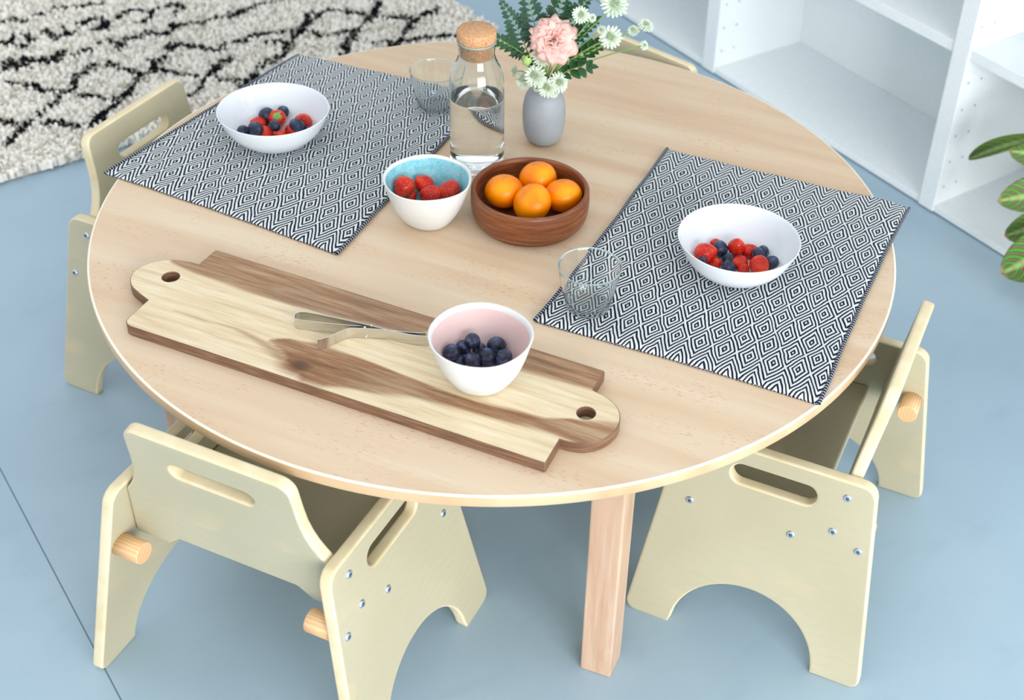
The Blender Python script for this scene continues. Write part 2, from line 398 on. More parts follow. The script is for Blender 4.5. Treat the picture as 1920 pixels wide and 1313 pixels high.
for (a, b) in ((-.762, -.046), (0, .716), (.758, 1.474)):
    link('bottom_board', box_me('bottom_board', a, b, .004, .30, .005, .020, M_shelf, .001), sh)
    for z0 in (.374, .78, 1.18, 1.576):
        link('shelf_board', box_me('shelf_board', a, b, .004, .30, z0, z0 + .024, M_shelf, .001), sh)
link('gap_shade_block', box_me('gap_shade_block', -.78, 1.49, .03, .29, 0, .0049, plain('painted_gap_shade', '#35424a', .8)), sh)  # added block; its dark colour stands in for shade in the floor gap
link('back_panel', box_me('back_panel', -.804, 1.516, .3002, .318, .005, TH, M_shelf), sh)

# rug ---------------------------------------------------------------
RUG = [[(-1.586,3.137),(-1.555,3.145),(-1.528,3.146),(-1.518,3.173),(-1.5,3.199),(-1.458,3.238),(-1.409,3.259),(-1.373,3.274)],[(-1.383,3.146),(-1.367,3.18),(-1.341,3.181),(-1.314,3.166),(-1.322,3.133),(-1.34,3.121)],[(-1.456,3.104),(-1.427,3.053),(-1.404,3.08),(-1.391,3.092)],[(-1.416,3.128),(-1.391,3.092)],[(-1.54,3.021),(-1.513,3.019),(-1.472,3.01)],[(-1.519,3.063),(-1.513,3.019)],[(-1.495,3.061),(-1.468,3.035)],[(-1.307,3.199),(-1.297,3.239),(-1.231,3.249)],[(-1.231,3.249),(-1.226,3.201),(-1.245,3.182)],[(-1.219,3.261),(-1.19,3.302),(-1.15,3.282)],[(-1.175,3.245),(-1.153,3.271)],[(-1.491,2.897),(-1.483,2.927),(-1.445,2.89),(-1.451,2.946),(-1.421,2.944),(-1.395,2.962),(-1.368,2.943),(-1.374,2.995),(-1.337,2.977),(-1.339,3.02),(-1.306,3.01)],[(-1.306,3.049),(-1.278,3.068),(-1.25,3.033),(-1.246,3.073),(-1.223,3.107),(-1.205,3.125),(-1.167,3.115),(-1.15,3.149),(-1.151,3.187),(-1.087,3.196),(-1.062,3.232),(-1.042,3.252),(-1.019,3.259),(-0.973,3.326)],[(-1.48,2.871),(-1.438,2.894)],[(-1.428,2.935),(-1.374,2.931)],[(-1.273,2.942),(-1.285,2.904),(-1.294,2.875),(-1.287,2.808),(-1.304,2.766),(-1.3,2.727),(-1.32,2.699),(-1.32,2.649),(-1.329,2.611),(-1.335,2.574),(-1.337,2.539)],[(-1.442,2.821),(-1.395,2.814),(-1.359,2.798),(-1.301,2.792)],[(-1.269,2.784),(-1.225,2.784),(-1.197,2.775),(-1.173,2.77)],[(-1.131,2.94),(-1.155,2.861),(-1.155,2.799),(-1.163,2.759),(-1.168,2.707),(-1.181,2.655),(-1.192,2.641)],[(-1.248,2.946),(-1.214,2.922),(-1.139,2.91),(-1.131,2.94),(-1.088,2.918),(-1.025,2.912)],[(-1.125,2.978),(-1.123,3.067),(-1.09,3.072),(-1.069,3.06),(-1.001,3.054)],[(-0.976,2.999),(-0.979,2.947),(-0.991,2.898),(-0.995,2.842),(-1.004,2.814)],[(-1.393,2.652),(-1.369,2.635),(-1.334,2.64),(-1.318,2.654)],[(-1.286,2.641),(-1.258,2.65),(-1.217,2.643)],[(-1.125,2.978),(-1.154,2.959),(-1.131,2.94)],[(-0.827,3.301),(-0.834,3.196),(-0.837,3.118),(-0.846,3.044),(-0.874,2.999),(-0.887,2.915),(-0.907,2.836)],[(-0.777,3.315),(-0.695,3.314),(-0.67,3.298),(-0.609,3.304),(-0.573,3.31),(-0.501,3.344)],[(-1.001,3.054),(-0.965,3.114),(-0.91,3.169),(-0.834,3.196)],[(-0.96,2.905),(-0.896,2.914),(-0.887,2.915)],[(-0.501,3.388),(-0.549,3.28),(-0.571,3.163),(-0.592,3.078)],[(-0.67,3.298),(-0.682,3.225),(-0.7,3.056)],[(-0.66,3.387),(-0.657,3.313)],[(-0.834,3.196),(-0.759,3.169),(-0.682,3.225)],[(-0.571,3.163),(-0.501,3.198),(-0.422,3.225)],[(-0.631,3.148),(-0.571,3.163)],[(-0.959,3.028),(-0.987,2.952),(-0.995,2.878)],[(-0.837,3.118),(-0.898,3.118)],[(-0.952,3.342),(-0.908,3.401),(-0.799,3.436)],[(-0.834,3.196),(-0.799,3.299),(-0.777,3.315)]]
segs = []
for L in RUG:
    for a, b in zip(L[:-1], L[1:]): segs.append((a[0], a[1], b[0], b[1]))
def segd(x, y):
    best = 9
    for (x0, y0, x1, y1) in segs:
        if min(x0, x1) - .03 > x or max(x0, x1) + .03 < x or min(y0, y1) - .03 > y or max(y0, y1) + .03 < y: continue
        dx, dy = x1 - x0, y1 - y0; t = max(0, min(1, ((x - x0) * dx + (y - y0) * dy) / (dx * dx + dy * dy + 1e-9)))
        best = min(best, math.hypot(x - x0 - t * dx, y - y0 - t * dy))
    return best
E0 = Vector((-1.2978, 2.4082, 0)); D1 = Vector((.7489, .6627, 0)).normalized()      # near edge
D2 = Vector((-D1.y, D1.x, 0))
E1 = Vector((-.383, 3.329, 0)); sR = (E1 - E0).dot(D1) + .02                         # right edge
def rug_in(s, t):
    wob = .010 * noise.noise(Vector((s * 9, t * 9, 0)))
    return s < sR + wob and t > .0 + wob
def rug_mat(name, c1, c2):
    n = NT(name); at = n.n('ShaderNodeAttribute'); at.attribute_name = 'tone'
    nz = n.noise(n.coord(), 120, 2); c = n.mix(n.maprange(nz, .3, .7, 0, 1), lin(c1), lin(c2)); c = n.mix(at.outputs['Fac'], c, lin('#17191d'))
    return n.out(c, .95, Specular_IOR_Level=.1)
M_rug = rug_mat('cream_wool', '#f3efe6', '#fffdf8')
rug = empty('shaggy_rug', tuple(E0 + D1 * .6 + D2 * .5), 0, 'cream shaggy rug with irregular black diamond lines on the blue floor', 'rug')
def rl(p): return p - Vector(rug.location)
ext = 1.35
mb = MB(); P = [E0 + D1 * -.9, E0 + D1 * (sR - .012), E0 + D1 * (sR - .012) + D2 * ext, E0 + D1 * -.9 + D2 * ext]
P[0] += D2 * .012; P[1] += D2 * .012
vs = [rl(Vector((p.x, p.y, .001))) for p in P] + [rl(Vector((p.x, p.y, .016))) for p in P]
mb.add((vs, [(3, 2, 1, 0), (4, 5, 6, 7), (0, 1, 5, 4), (1, 2, 6, 5), (2, 3, 7, 6), (3, 0, 4, 7)]))
link('backing', mb.me('backing', [plain('rug_backing', '#cfcabd', .95)], False), rug)
rv, rf, tone = [], [], []
random.seed(3)
step = .0068
nS, nT = int((sR + .9) / step), int(ext / step)
for i in range(nS):
    for j in range(nT):
        s = -.9 + (i + random.random()) * step; t = (j + random.random()) * step
        if not rug_in(s, t): continue
        p = E0 + D1 * s + D2 * t
        if p.x < -2.0 or (p.x > -.2) or p.y > 3.75 or (p.x < -1.75 and p.y < 2.3): continue
        jx, jy = .014 * noise.noise(Vector((p.x * 28, p.y * 28, 1))), .014 * noise.noise(Vector((p.x * 28, p.y * 28, 7)))
        d = segd(p.x + jx, p.y + jy); thr = .0092 + .0060 * noise.noise(Vector((p.x * 40, p.y * 40, 3)))
        tn = 1.0 if d < thr else 0.0
        h = .020 + .007 * random.random() + .006 * noise.noise(Vector((p.x * 30, p.y * 30, 0)))
        a = random.random() * 2 * PI; ln = .008 * random.random() + .003
        tip = Vector((p.x + ln * math.cos(a), p.y + ln * math.sin(a), h)); wv = Vector((-math.sin(a), math.cos(a), 0)) * .0042
        b0 = Vector((p.x, p.y, .006)); k = len(rv); mid = (b0 + tip) / 2 + Vector((0, 0, .006))
        for q in (b0 - wv, b0 + wv, mid + wv, mid - wv, tip + wv * .55, tip - wv * .55): rv.append(rl(q)); tone.append(tn)
        rf += [(k, k+1, k+2, k+3), (k+3, k+2, k+4, k+5)]
me = mesh('pile', rv, rf, [M_rug]); at = me.attributes.new('tone', 'FLOAT', 'POINT'); at.data.foreach_set('value', tone)
link('pile', me, rug)['kind'] = 'stuff'

# ------------------------------------------------------------------ table
TC = Vector((-.164, 1.7235, 0)); TR = .6; TZ = .46; GR = math.radians(-20)
tb = empty('round_table', tuple(TC), GR, 'round low beech table with white line along its edge, laid for a snack', 'table')
prof = [(0, .4425), (TR - .003, .4425), (TR - .003, TZ), (TR - .30, TZ), (0, TZ)]
link('tabletop', lathe(prof, 160, [M_beech], name='tabletop'), tb)
for p in tb.children[0].data.polygons: p.use_smooth = False
pr_ = [(TR - .003, .4425), (TR - .0015, .4420), (TR - .0003, .4432), (TR, .4445), (TR, TZ - .0016), (TR - .0008, TZ - .0003), (TR - .0022, TZ + .0002), (TR - .0032, TZ + .0001)]
link('edge_band', lathe(pr_, 200, [M_band, M_pale], [0, 0, 0, 0, 1, 1, 1], name='edge_band'), tb)
for k in range(4):
    a = math.radians(-67.2 + 90 * k) - GR; c = Vector((math.cos(a), math.sin(a), 0)) * .501
    me = box_me('leg', -.0232, .0232, -.0232, .0232, 0, .4425, M_leg, .0025)
    link('leg', me, tb, c, (0, 0, math.radians(2)))

# ------------------------------------------------------------------ chairs
CW, SP, TK = .4436, .155, .018
def side_panel(side):
    outl = round_poly([(0, 0, .014), (.0435, .338, .022), (.3225, .338, .022), (.367, 0, .016), (.293, 0, .003)])
    arc = [(.184 + .109 * math.cos(t), .109 * math.sin(t)) for t in [PI * (.03 + .94 * k / 28) for k in range(29)]]
    outl += arc + [(.075, 0.0005)]
    me = plate('side_panel', [outl, slot_pts(.1355, .2275, .296, .0155)], TK, .004, [M_bface, M_bedge])
    for v in me.vertices:
        y, z, wt = v.co; v.co = (side * (CW / 2 - SP * z - TK / 2 + wt), y, z)
    if side < 0: me.flip_normals()
    return me
def bolt_me():
    prof = [(0, .0026), (.0018, .0026), (.0022, .0012), (.0026, .0027), (.0046, .0022), (.0060, .0008), (.0062, 0), (.0062, -.002)]
    return lathe(prof, 16, [M_zinc, M_zdark], [1, 1, 1, 0, 0, 0, 0], 'bolt')
BOLTS = [(.0796, .3129), (.0883, .2535), (.1435, .2263), (.0486, .2347), (.2937, .2276)]
def backrest():
    R_ = [(.1655, -.022, .004), (.1525, .077, .003), (.1435, .090, 0), (.1355, .104, 0), (.1295, .120, 0), (.1255, .138, 0), (.1235, .158, 0), (.1225, .178, 0), (.1205, .2135, .020)]
    L_ = [(-x, s, r) for x, s, r in R_][::-1]
    low = [(-.112, -.022, .004), (-.092, -.003, .008), (.092, -.003, .008), (.112, -.022, .004)]
    outl = round_poly(R_ + L_ + low)
    me = plate('backrest', [outl, slot_pts(-.0495, .0495, .1595, .0115)], TK, .0045, [M_bface, M_bedge])
    for v in me.vertices:
        x, s, wt = v.co; v.co = (x, .0883 - .1449 * s - .9894 * wt, .2535 + .9894 * s - .1449 * wt)
    return me
def make_chair():
    t = empty('toddler_chair', (0, 0, 0))
    rot = math.atan(SP)
    bme = bolt_me()
    for s in (1, -1):
        sp_ = link('side_panel', side_panel(s), t)
        for (y, z) in BOLTS:
            b = link('bolt', bme, sp_, (s * (CW / 2 - SP * z), y, z), (0, s * (PI / 2 - rot), 0))
    link('backrest', backrest(), t)
    hw = CW / 2 - SP * .235 - TK - .001
    link('seat', box_me('seat', -hw, hw, .121, .306, .2175, .2355, M_bface, .003), t)
    for s in (1, -1):
        x1 = CW / 2 - SP * .2347 - TK + .002
        vs, fs = tube([(x1 - .042, .0515, .2347), (x1 - .0405, .0515, .2347), (x1, .0515, .2347)], 0.0158, 28, True, lambda t_: .93 if t_ == 0 else 1)
        vs = [(s * v[0], v[1], v[2]) for v in vs]; me = mesh('dowel_peg', vs, fs, [M_pine]); me.polygons[-1].use_smooth = False; me.polygons[-2].use_smooth = False
        bm = bmesh.new(); bm.from_mesh(me); bmesh.ops.recalc_face_normals(bm, faces=bm.faces); bm.to_mesh(me); bm.free()
        link('dowel_peg', me, t)
    return t
def copy_tree(o, parent=None):
    c = o.copy(); col.objects.link(c); c.parent = parent
    for ch in list(o.children): copy_tree(ch, c)
    return c
chair0 = make_chair()
CH = [((-.4823, 1.1098), -20.96, 'birch plywood toddler chair in the left foreground with its slotted backrest facing the viewer'),
      ((.4825, 1.445), 69.21, 'birch plywood toddler chair at the right of the table, seen side-on'),
      ((-.8635, 1.9978), -111.91, 'birch plywood toddler chair at the left of the table, backrest against the shaggy rug'),
      ((.0845, 2.3715), 142.4, 'birch plywood toddler chair behind the table, only its backrest top showing past the far rim')]
for i, ((x, y), r, lab) in enumerate(CH):
    c = chair0 if i == 0 else copy_tree(chair0)
    c.location = (x, y, 0); c.rotation_euler = (0, 0, math.radians(r)); tag(c, lab, 'chair', 'plywood toddler chairs around the table')

# ------------------------------------------------------------------ cloths
def cloth(name, corners, label, nx=60, ny=78, th=.0045, curl=()):
    A, B, C_, D_ = [Vector((*c, 0)) for c in corners]    # near-left, near-right, far-right, far-left
    cen = (A + B + C_ + D_) / 4
    vs, uvs = [], []
    L, H = .402, .516
    def pt(u, v):
        p = A * (1-u)*(1-v) + B * u*(1-v) + C_ * u*v + D_ * (1-u)*v
        # slightly bowed sides, rounded corners
        n1 = (B - A).normalized(); n2 = (D_ - A).normalized()
        p += n1 * (.004 * math.sin(PI * v) * (-1 if u > .5 else 1) * abs(2*u-1)) + n2 * (.003 * math.sin(PI * u) * (1 if v < .5 else -1) * abs(2*v-1))
        p += n1 * .0022 * noise.noise(Vector((u * 2, v * 5, 3))) * abs(2*u-1) + n2 * .003 * noise.noise(Vector((u * 5, v * 2, 8))) * abs(2*v-1)
        k = .9 if max(abs(2*u-1), abs(2*v-1)) < .96 else 1
        z = TZ + .0012 + .0011 * (1 + noise.noise(Vector((p.x * 16, p.y * 16, 2))))
        d = (Vector((p.x, p.y, 0)) - TC).length - TR
        if d > 0: z -= 2.0 * d * d + .05 * d
        return Vector((p.x, p.y, z))
    for j in range(ny + 1):
        for i in range(nx + 1):
            u, v = i / nx, j / ny
            e = min(u, 1-u) * L; e2 = min(v, 1-v) * H; ed = min(e, e2)
            puff = th * (1 - max(0, 1 - ed / .005) ** 2) + .0012 * math.exp(-((e - .009) / .004) ** 2) 
            p = pt(u, v); vs.append(p + Vector((0, 0, max(.0006, puff))) - cen); uvs.append((u * L, v * H))
    n = len(vs)
    vs += [Vector((v.x, v.y, pt(i % (nx+1) / nx, (i // (nx+1)) / ny).z - .0011)) for i, v in enumerate(vs)]
    uvs += uvs[:]
    fs, mi = [], []
    for j in range(ny):
        for i in range(nx):
            a = j * (nx + 1) + i; fs.append((a, a + 1, a + nx + 2, a + nx + 1)); mi.append(0)
            fs.append((a + n, a + nx + 1 + n, a + nx + 2 + n, a + 1 + n)); mi.append(0)
    bd = [i for i in range(nx)] + [(nx) + j * (nx + 1) for j in range(ny)] + [ny * (nx + 1) + i for i in range(nx, 0, -1)] + [j * (nx + 1) for j in range(ny, 0, -1)]
    for a, b in zip(bd, bd[1:] + bd[:1]): fs.append((a, a + n, b + n, b)); mi.append(1)
    me = mesh(name, vs, fs, [M_cloth, M_hem], mi)
    uvl = me.uv_layers.new(name='UVMap')
    for l in me.loops: uvl.data[l.index].uv = uvs[l.vertex_index]
    o = link(name, me, None, cen); tag(o, label, 'napkin', 'woven cloths on the table')
    # stitched long hems
    for side in (0, 1):
        pts = [pt(side, j / 60) + Vector((0, 0, .0022)) - cen for j in range(61)]
        v2, f2 = tube(pts, .0026, 8); hm = mesh('hem', v2, f2, [M_hem]); ul = hm.uv_layers.new(name='UVMap')
        for l in hm.loops: ul.data[l.index].uv = (0, (l.vertex_index // 8) / 60 * H)
        link('hem', hm, o)
    return o
cloth('woven_napkin', [(-.785, 1.767), (-.389, 1.590), (-.218, 2.095), (-.580, 2.207)], 'black and white diamond-weave cloth on the left of the table under the carafe-side berry bowl')
cloth('woven_napkin', [(-.092, 1.463), (.287, 1.327), (.476, 1.824), (.090, 1.951)], 'black and white diamond-weave cloth on the right of the table, far corner overhanging the edge')

# ------------------------------------------------------------------ serving board
BC = Vector((-.303, 1.37, TZ)); BA = math.atan2(-.34965627, .93687806)
LH = smoothprof2([(-.305, .053), (-.322, .052), (-.345, .045), (-.363, .031), (-.373, .010), (-.371, -.010), (-.357, -.028), (-.337, -.038), (-.315, -.046)])
RH = smoothprof2([(.299, -.054), (.314, -.053), (.331, -.047), (.346, -.032), (.354, -.010), (.352, .012), (.341, .031), (.322, .043), (.302, .048)])
bo = ([(-.3015, .093), (-.3045, .0915), (-.305, .088)] + LH + [(-.3135, -.088), (-.3115, -.096), (-.3065, -.1010), (-.299, -.1028), (.299, -.1001), (.3008, -.0985)] + RH + [(.2993, .0495), (.2990, .0885), (.2965, .0905)])[::-1]
_ = 0
hole = lambda cx_, cy_, r: [(cx_ + r * math.cos(t * PI / 12), cy_ + r * math.sin(t * PI / 12)) for t in range(24)]
def pl_y(L, x):
    if x <= L[0][0]: return L[0][1]
    for a, b in zip(L[:-1], L[1:]):
        if x <= b[0]: return a[1] + (b[1] - a[1]) * (x - a[0]) / (b[0] - a[0] + 1e-9)
    return L[-1][1]
STRIP = [(-.343, .042), (-.295, .030), (-.136, .029), (-.016, .039), (.063, .042), (.214, .044), (.3, .047)]
STK = [(-.253, -.048), (-.177, -.047), (-.106, -.062), (-.066, -.076)]
BU = [(-.125, -.046), (-.10, -.028), (-.062, -.019), (0, -.024), (.064, -.031), (.15, -.033), (.203, -.031), (.268, -.024), (.295, -.008), (.36, .010)]
BL_ = [(-.125, -.052), (-.085, -.072), (-.042, -.104), (-.011, -.103), (.029, -.088), (.108, -.069), (.186, -.061), (.288, -.058), (.36, -.060)]
def sst(a, b, x): t = max(0, min(1, (x - a) / (b - a))); return t * t * (3 - 2 * t)
def darkness(x, y):
    n1 = noise.noise(Vector((x * 9, y * 60, 0))) * .006
    y_ = y + n1; d = 0
    d = max(d, sst(-.004, .005, y_ - pl_y(STRIP, x)) * (.85 + .15 * noise.noise(Vector((x * 5, y * 120, 4)))) if x > -.345 else 0)
    if x > -.12:
        up, lo = pl_y(BU, x), pl_y(BL_, x); f = sst(0, .010, y_ - lo) * sst(0, .006, up - y_)
        d = max(d, f * (1.08 - .35 * max(0, x)) * (.88 + .35 * noise.noise(Vector((x * 7, y * 90, 9)))))
    if -.27 < x < -.05:
        q = abs(y_ - pl_y(STK, x)); d = max(d, (.35 + .6 * (x + .27) / .2) * (1 - sst(.001, .004 + .014 * max(0, (x + .2) / .15), q)) * .8)
    k = math.hypot((x + .058) / 1.5, y + .074); d = max(d, 1.25 * (1 - sst(.004, .030, k)))
    return min(1.3, d)
def board_mat(edge=False):
    n = NT('acacia_edge' if edge else 'acacia_board'); 
    g = n.noise(n.coord((3, 42, 8)), 2.6, 4, .6, .5); fine = n.noise(n.coord((14, 420, 60)), 1.6, 3, .65)
    base = n.ramp(g, [(.28, '#cdb48f'), (.48, '#dfcca8'), (.72, '#eaddc3')])
    if not edge:
        at = n.n('ShaderNodeAttribute'); at.attribute_name = 'heart'
        f = n.math('ADD', at.outputs['Fac'], n.math('MULTIPLY', n.math('SUBTRACT', fine, .5), n.math('MULTIPLY', at.outputs['Fac'], 1.1)), clamp=True)
        dk = n.ramp(g, [(.3, '#6f4727'), (.5, '#8a5d39'), (.72, '#a67a52')])
        c = n.mix(f, base, dk)
        c = n.mix(n.math('MULTIPLY', n.maprange(at.outputs['Fac'], 1.0, 1.25, 0, 1), .8), c, lin('#43230f'))
        c = n.mix(n.maprange(fine, .5, .72, 0, .22), c, lin('#b58b5c'))
    else:
        c = n.ramp(n.noise(n.coord((12, 12, 240)), 2., 4), [(.3, '#5f4434'), (.55, '#795a45'), (.75, '#967659')])
    n.bump(fine, .06, .0005)
    return n.out(c, .45)
bme = plate('serving_board', [bo, hole(-.3205, .011, .0115), hole(.309, .004, .0115)], .016, .0012, [board_mat(), board_mat(True)], 2)
# subdivide the top for the heartwood attribute
bm = bmesh.new(); bm.from_mesh(bme)
top = [f for f in bm.faces if f.material_index == 0]
for ax in (0, 1):
    lo, hi, st = (-.37, .355, .006) if ax == 0 else (-.102, .092, .0035)
    q = lo
    while q < hi:
        fcs = [f for f in bm.faces if f.material_index == 0]
        geom = list({v for f in fcs for v in f.verts}) + list({e for f in fcs for e in f.edges}) + fcs
        bmesh.ops.bisect_plane(bm, geom=geom, plane_co=((q, 0, 0) if ax == 0 else (0, q, 0)), plane_no=((1, 0, 0) if ax == 0 else (0, 1, 0)))
        q += st
bm.to_mesh(bme); bm.free()
for p in bme.polygons: p.use_smooth = False
at = bme.attributes.new('heart', 'FLOAT', 'POINT'); at.data.foreach_set('value', [darkness(v.co.x, v.co.y) for v in bme.vertices])
tag(link('serving_board', bme, None, BC + Vector((0, 0, .0082)), (0, 0, BA)), 'long two-handled acacia serving board with dark heartwood streaks', 'board')
BT = TZ + .0164

# ------------------------------------------------------------------ bowls
def bowl(name, outer, inner, mats, split, wob=0., seed=0, seg=72):
    prof = outer + inner; me = lathe(prof, seg, mats, None, name, wob, seed); return me
wo = smoothprof([(0, 0), (.034, 0), (.046, .0018), (.060, .011), (.074, .026), (.083, .043), (.0880, .0560)], 4) + [(.0887, .0573), (.0882, .0582), (.0870, .0580)]
wi = smoothprof([(.0862, .0565), (.0808, .043), (.0715, .027), (.0575, .0135), (.044, .0058), (.030, .0040), (0, .0038)], 4)
wme = lathe(wo + wi, 96, [M_white], None, 'white_bowl')
b1 = tag(link('white_bowl', wme, None, (-.547, 1.893, TZ + .0062)), 'glossy white bowl of strawberries and blueberries on the left cloth', 'bowl', 'white china bowls')
b2 = b1.copy(); b2.name = 'white_bowl'; col.objects.link(b2); b2.location = (.189, 1.611, TZ + .0062); b2['label'] = 'glossy white bowl of strawberries and blueberries on the right cloth'
so = smoothprof([(0, 0), (.026, 0), (.0345, .002), (.0425, .012), (.0525, .030), (.0605, .052), (.0655, .0715)], 4) + [(.0663, .0733), (.0652, .0742), (.0636, .0735)]
si = smoothprof([(.0620, .070), (.0572, .052), (.0495, .031), (.0395, .015), (.0300, .0085), (.018, .0064), (0, .006)], 4)
nseg = len(so) + len(si) - 1
def small(nm, m, lab, loc, wb, sd, cut):
    ms = [0] * nseg
    for k in range(len(so) + cut, nseg): ms[k] = 1
    me = lathe(so + si, 96, [M_matte, m], ms, nm, wb, sd); return tag(link(nm, me, None, loc), lab, 'bowl')
small('stoneware_bowl', M_pink, 'white stoneware bowl with a pink inside holding blueberries, on the serving board', (-.150, 1.317, BT), .03, 2, 1)
small('stoneware_bowl', M_blue, 'white stoneware bowl with a crackled turquoise inside holding strawberries', (-.272, 1.701, TZ + .0002), .035, 5, 0)
to = smoothprof([(0, 0), (.070, 0), (.0785, .0025), (.0855, .010), (.0888, .022), (.0898, .038), (.0890, .0535)], 4) + [(.0872, .0560), (.0845, .0566), (.0822, .0550)]
ti = smoothprof([(.0812, .050), (.0800, .036), (.0755, .022), (.067, .014), (.05, .0118), (0, .0115)], 4)
tag(link('wooden_bowl', lathe(to + ti, 96, [M_teak], None, 'wooden_bowl'), None, (-.120, 1.721, TZ + .0002)), 'straight-sided brown wooden bowl filled with four mandarins', 'bowl')

# ------------------------------------------------------------------ fruit
def berry_me(seed):
    bm = bmesh.new(); bmesh.ops.create_uvsphere(bm, u_segments=24, v_segments=16, radius=1)
    for v in bm.verts:
        t = math.acos(max(-1, min(1, v.co.z))); a = math.atan2(v.co.y, v.co.x)
        v.co.z *= .88
        if t < .5:
            k = 1 - t / .5; v.co.z -= .22 * k
            v.co *= 1 + .0 * k
        if .30 < t < .55: v.co *= 1 + .05 * (1 + math.cos(5 * a)) / 2 + .03
        v.co *= 1 + .03 * noise.noise(v.co * 1.3 + Vector((seed, 0, 0)))
    for f in bm.faces:
        f.smooth = True; c = f.calc_center_median(); f.material_index = 1 if (c.z > .55 and math.hypot(c.x, c.y) < .26) else 0
    me = bpy.data.meshes.new('blueberry'); bm.to_mesh(me); bm.free(); me.materials.append(M_berry); me.materials.append(M_crown); return me
def straw_me(seed):
    bm = bmesh.new(); bmesh.ops.create_uvsphere(bm, u_segments=32, v_segments=24, radius=1)
    for v in bm.verts:
        z = v.co.z; rr = 1.0 if z > 0 else 1 - .33 * z * z
        v.co.x *= rr; v.co.y *= rr * .95; v.co.z = z * (1.0 if z > 0 else 1.32) * .98
        if z > .8: v.co.z -= (z - .8) * .7
        v.co *= 1 + .07 * noise.noise(v.co * .9 + Vector((seed, 2, 0)))
    for f in bm.faces: f.smooth = True
    me = bpy.data.meshes.new('strawberry'); bm.to_mesh(me); bm.free(); me.materials.append(M_straw); return me
def calyx_me():
    mb = MB()
    for k in range(9):
        a = 2 * PI * k / 9 + random.uniform(-.15, .15); L = random.uniform(.55, .75); w_ = .13
        d = Vector((math.cos(a), math.sin(a), 0)); s = Vector((-d.y, d.x, 0)); z0 = .86
        pts = [(.05, w_ * .6, z0 + .06), (L * .5, w_, z0 + .03), (L, 0, z0 - .10)]
        v = [d * pts[0][0] - s * pts[0][1] + Vector((0, 0, pts[0][2])), d * pts[0][0] + s * pts[0][1] + Vector((0, 0, pts[0][2])),
             d * pts[1][0] + s * pts[1][1] + Vector((0, 0, pts[1][2])), d * pts[1][0] - s * pts[1][1] + Vector((0, 0, pts[1][2])), d * pts[2][0] + Vector((0, 0, pts[2][2]))]
        v += [q - Vector((0, 0, .03)) for q in v]
        mb.add((v, [(0, 1, 2, 3), (3, 2, 4), (6, 5, 8, 7), (7, 8, 9), (0, 3, 8, 5), (1, 6, 7, 2), (3, 4, 9, 8), (2, 7, 9, 4)]))
    mb.add(tube([(0, 0, .86), (.05, 0, 1.1)], .05, 8)); return mb.me('calyx', [M_calyx])
BM = [berry_me(k) for k in range(4)]; SM = [straw_me(k) for k in range(4)]; CM = calyx_me()
view = (CAMPOS - Vector((0, 1.6, .5))).normalized()
def fruit(kind, p, r, label, group, crown=None, axis=None):
    i = random.randrange(4)
    if kind == 'b':
        ax = Vector(axis) if axis else Vector((random.uniform(-1, 1), random.uniform(-1, 1), random.uniform(-.2, 1))).normalized()
        o = link('blueberry', BM[i], None, p); o.rotation_euler = ax.to_track_quat('Z', 'Y').to_euler(); r *= 1.14; o.scale = (r, r, r); tag(o, label, 'blueberry', group)
    else:
        if kind == 'S': ax = (view + Vector((.25, 0, .35))).normalized()
        else: ax = Vector((random.uniform(-1, 1), random.uniform(-.1, 1), random.uniform(-1, .1))).normalized()
        if axis: ax = Vector(axis).normalized()
        o = link('strawberry', SM[i], None, p); o.rotation_euler = ax.to_track_quat('Z', 'Y').to_euler(); o.scale = (r * 1.12,) * 3; tag(o, label, 'strawberry', group)
        if kind == 'S' or random.random() < .35: link('calyx', CM, o)
    return o
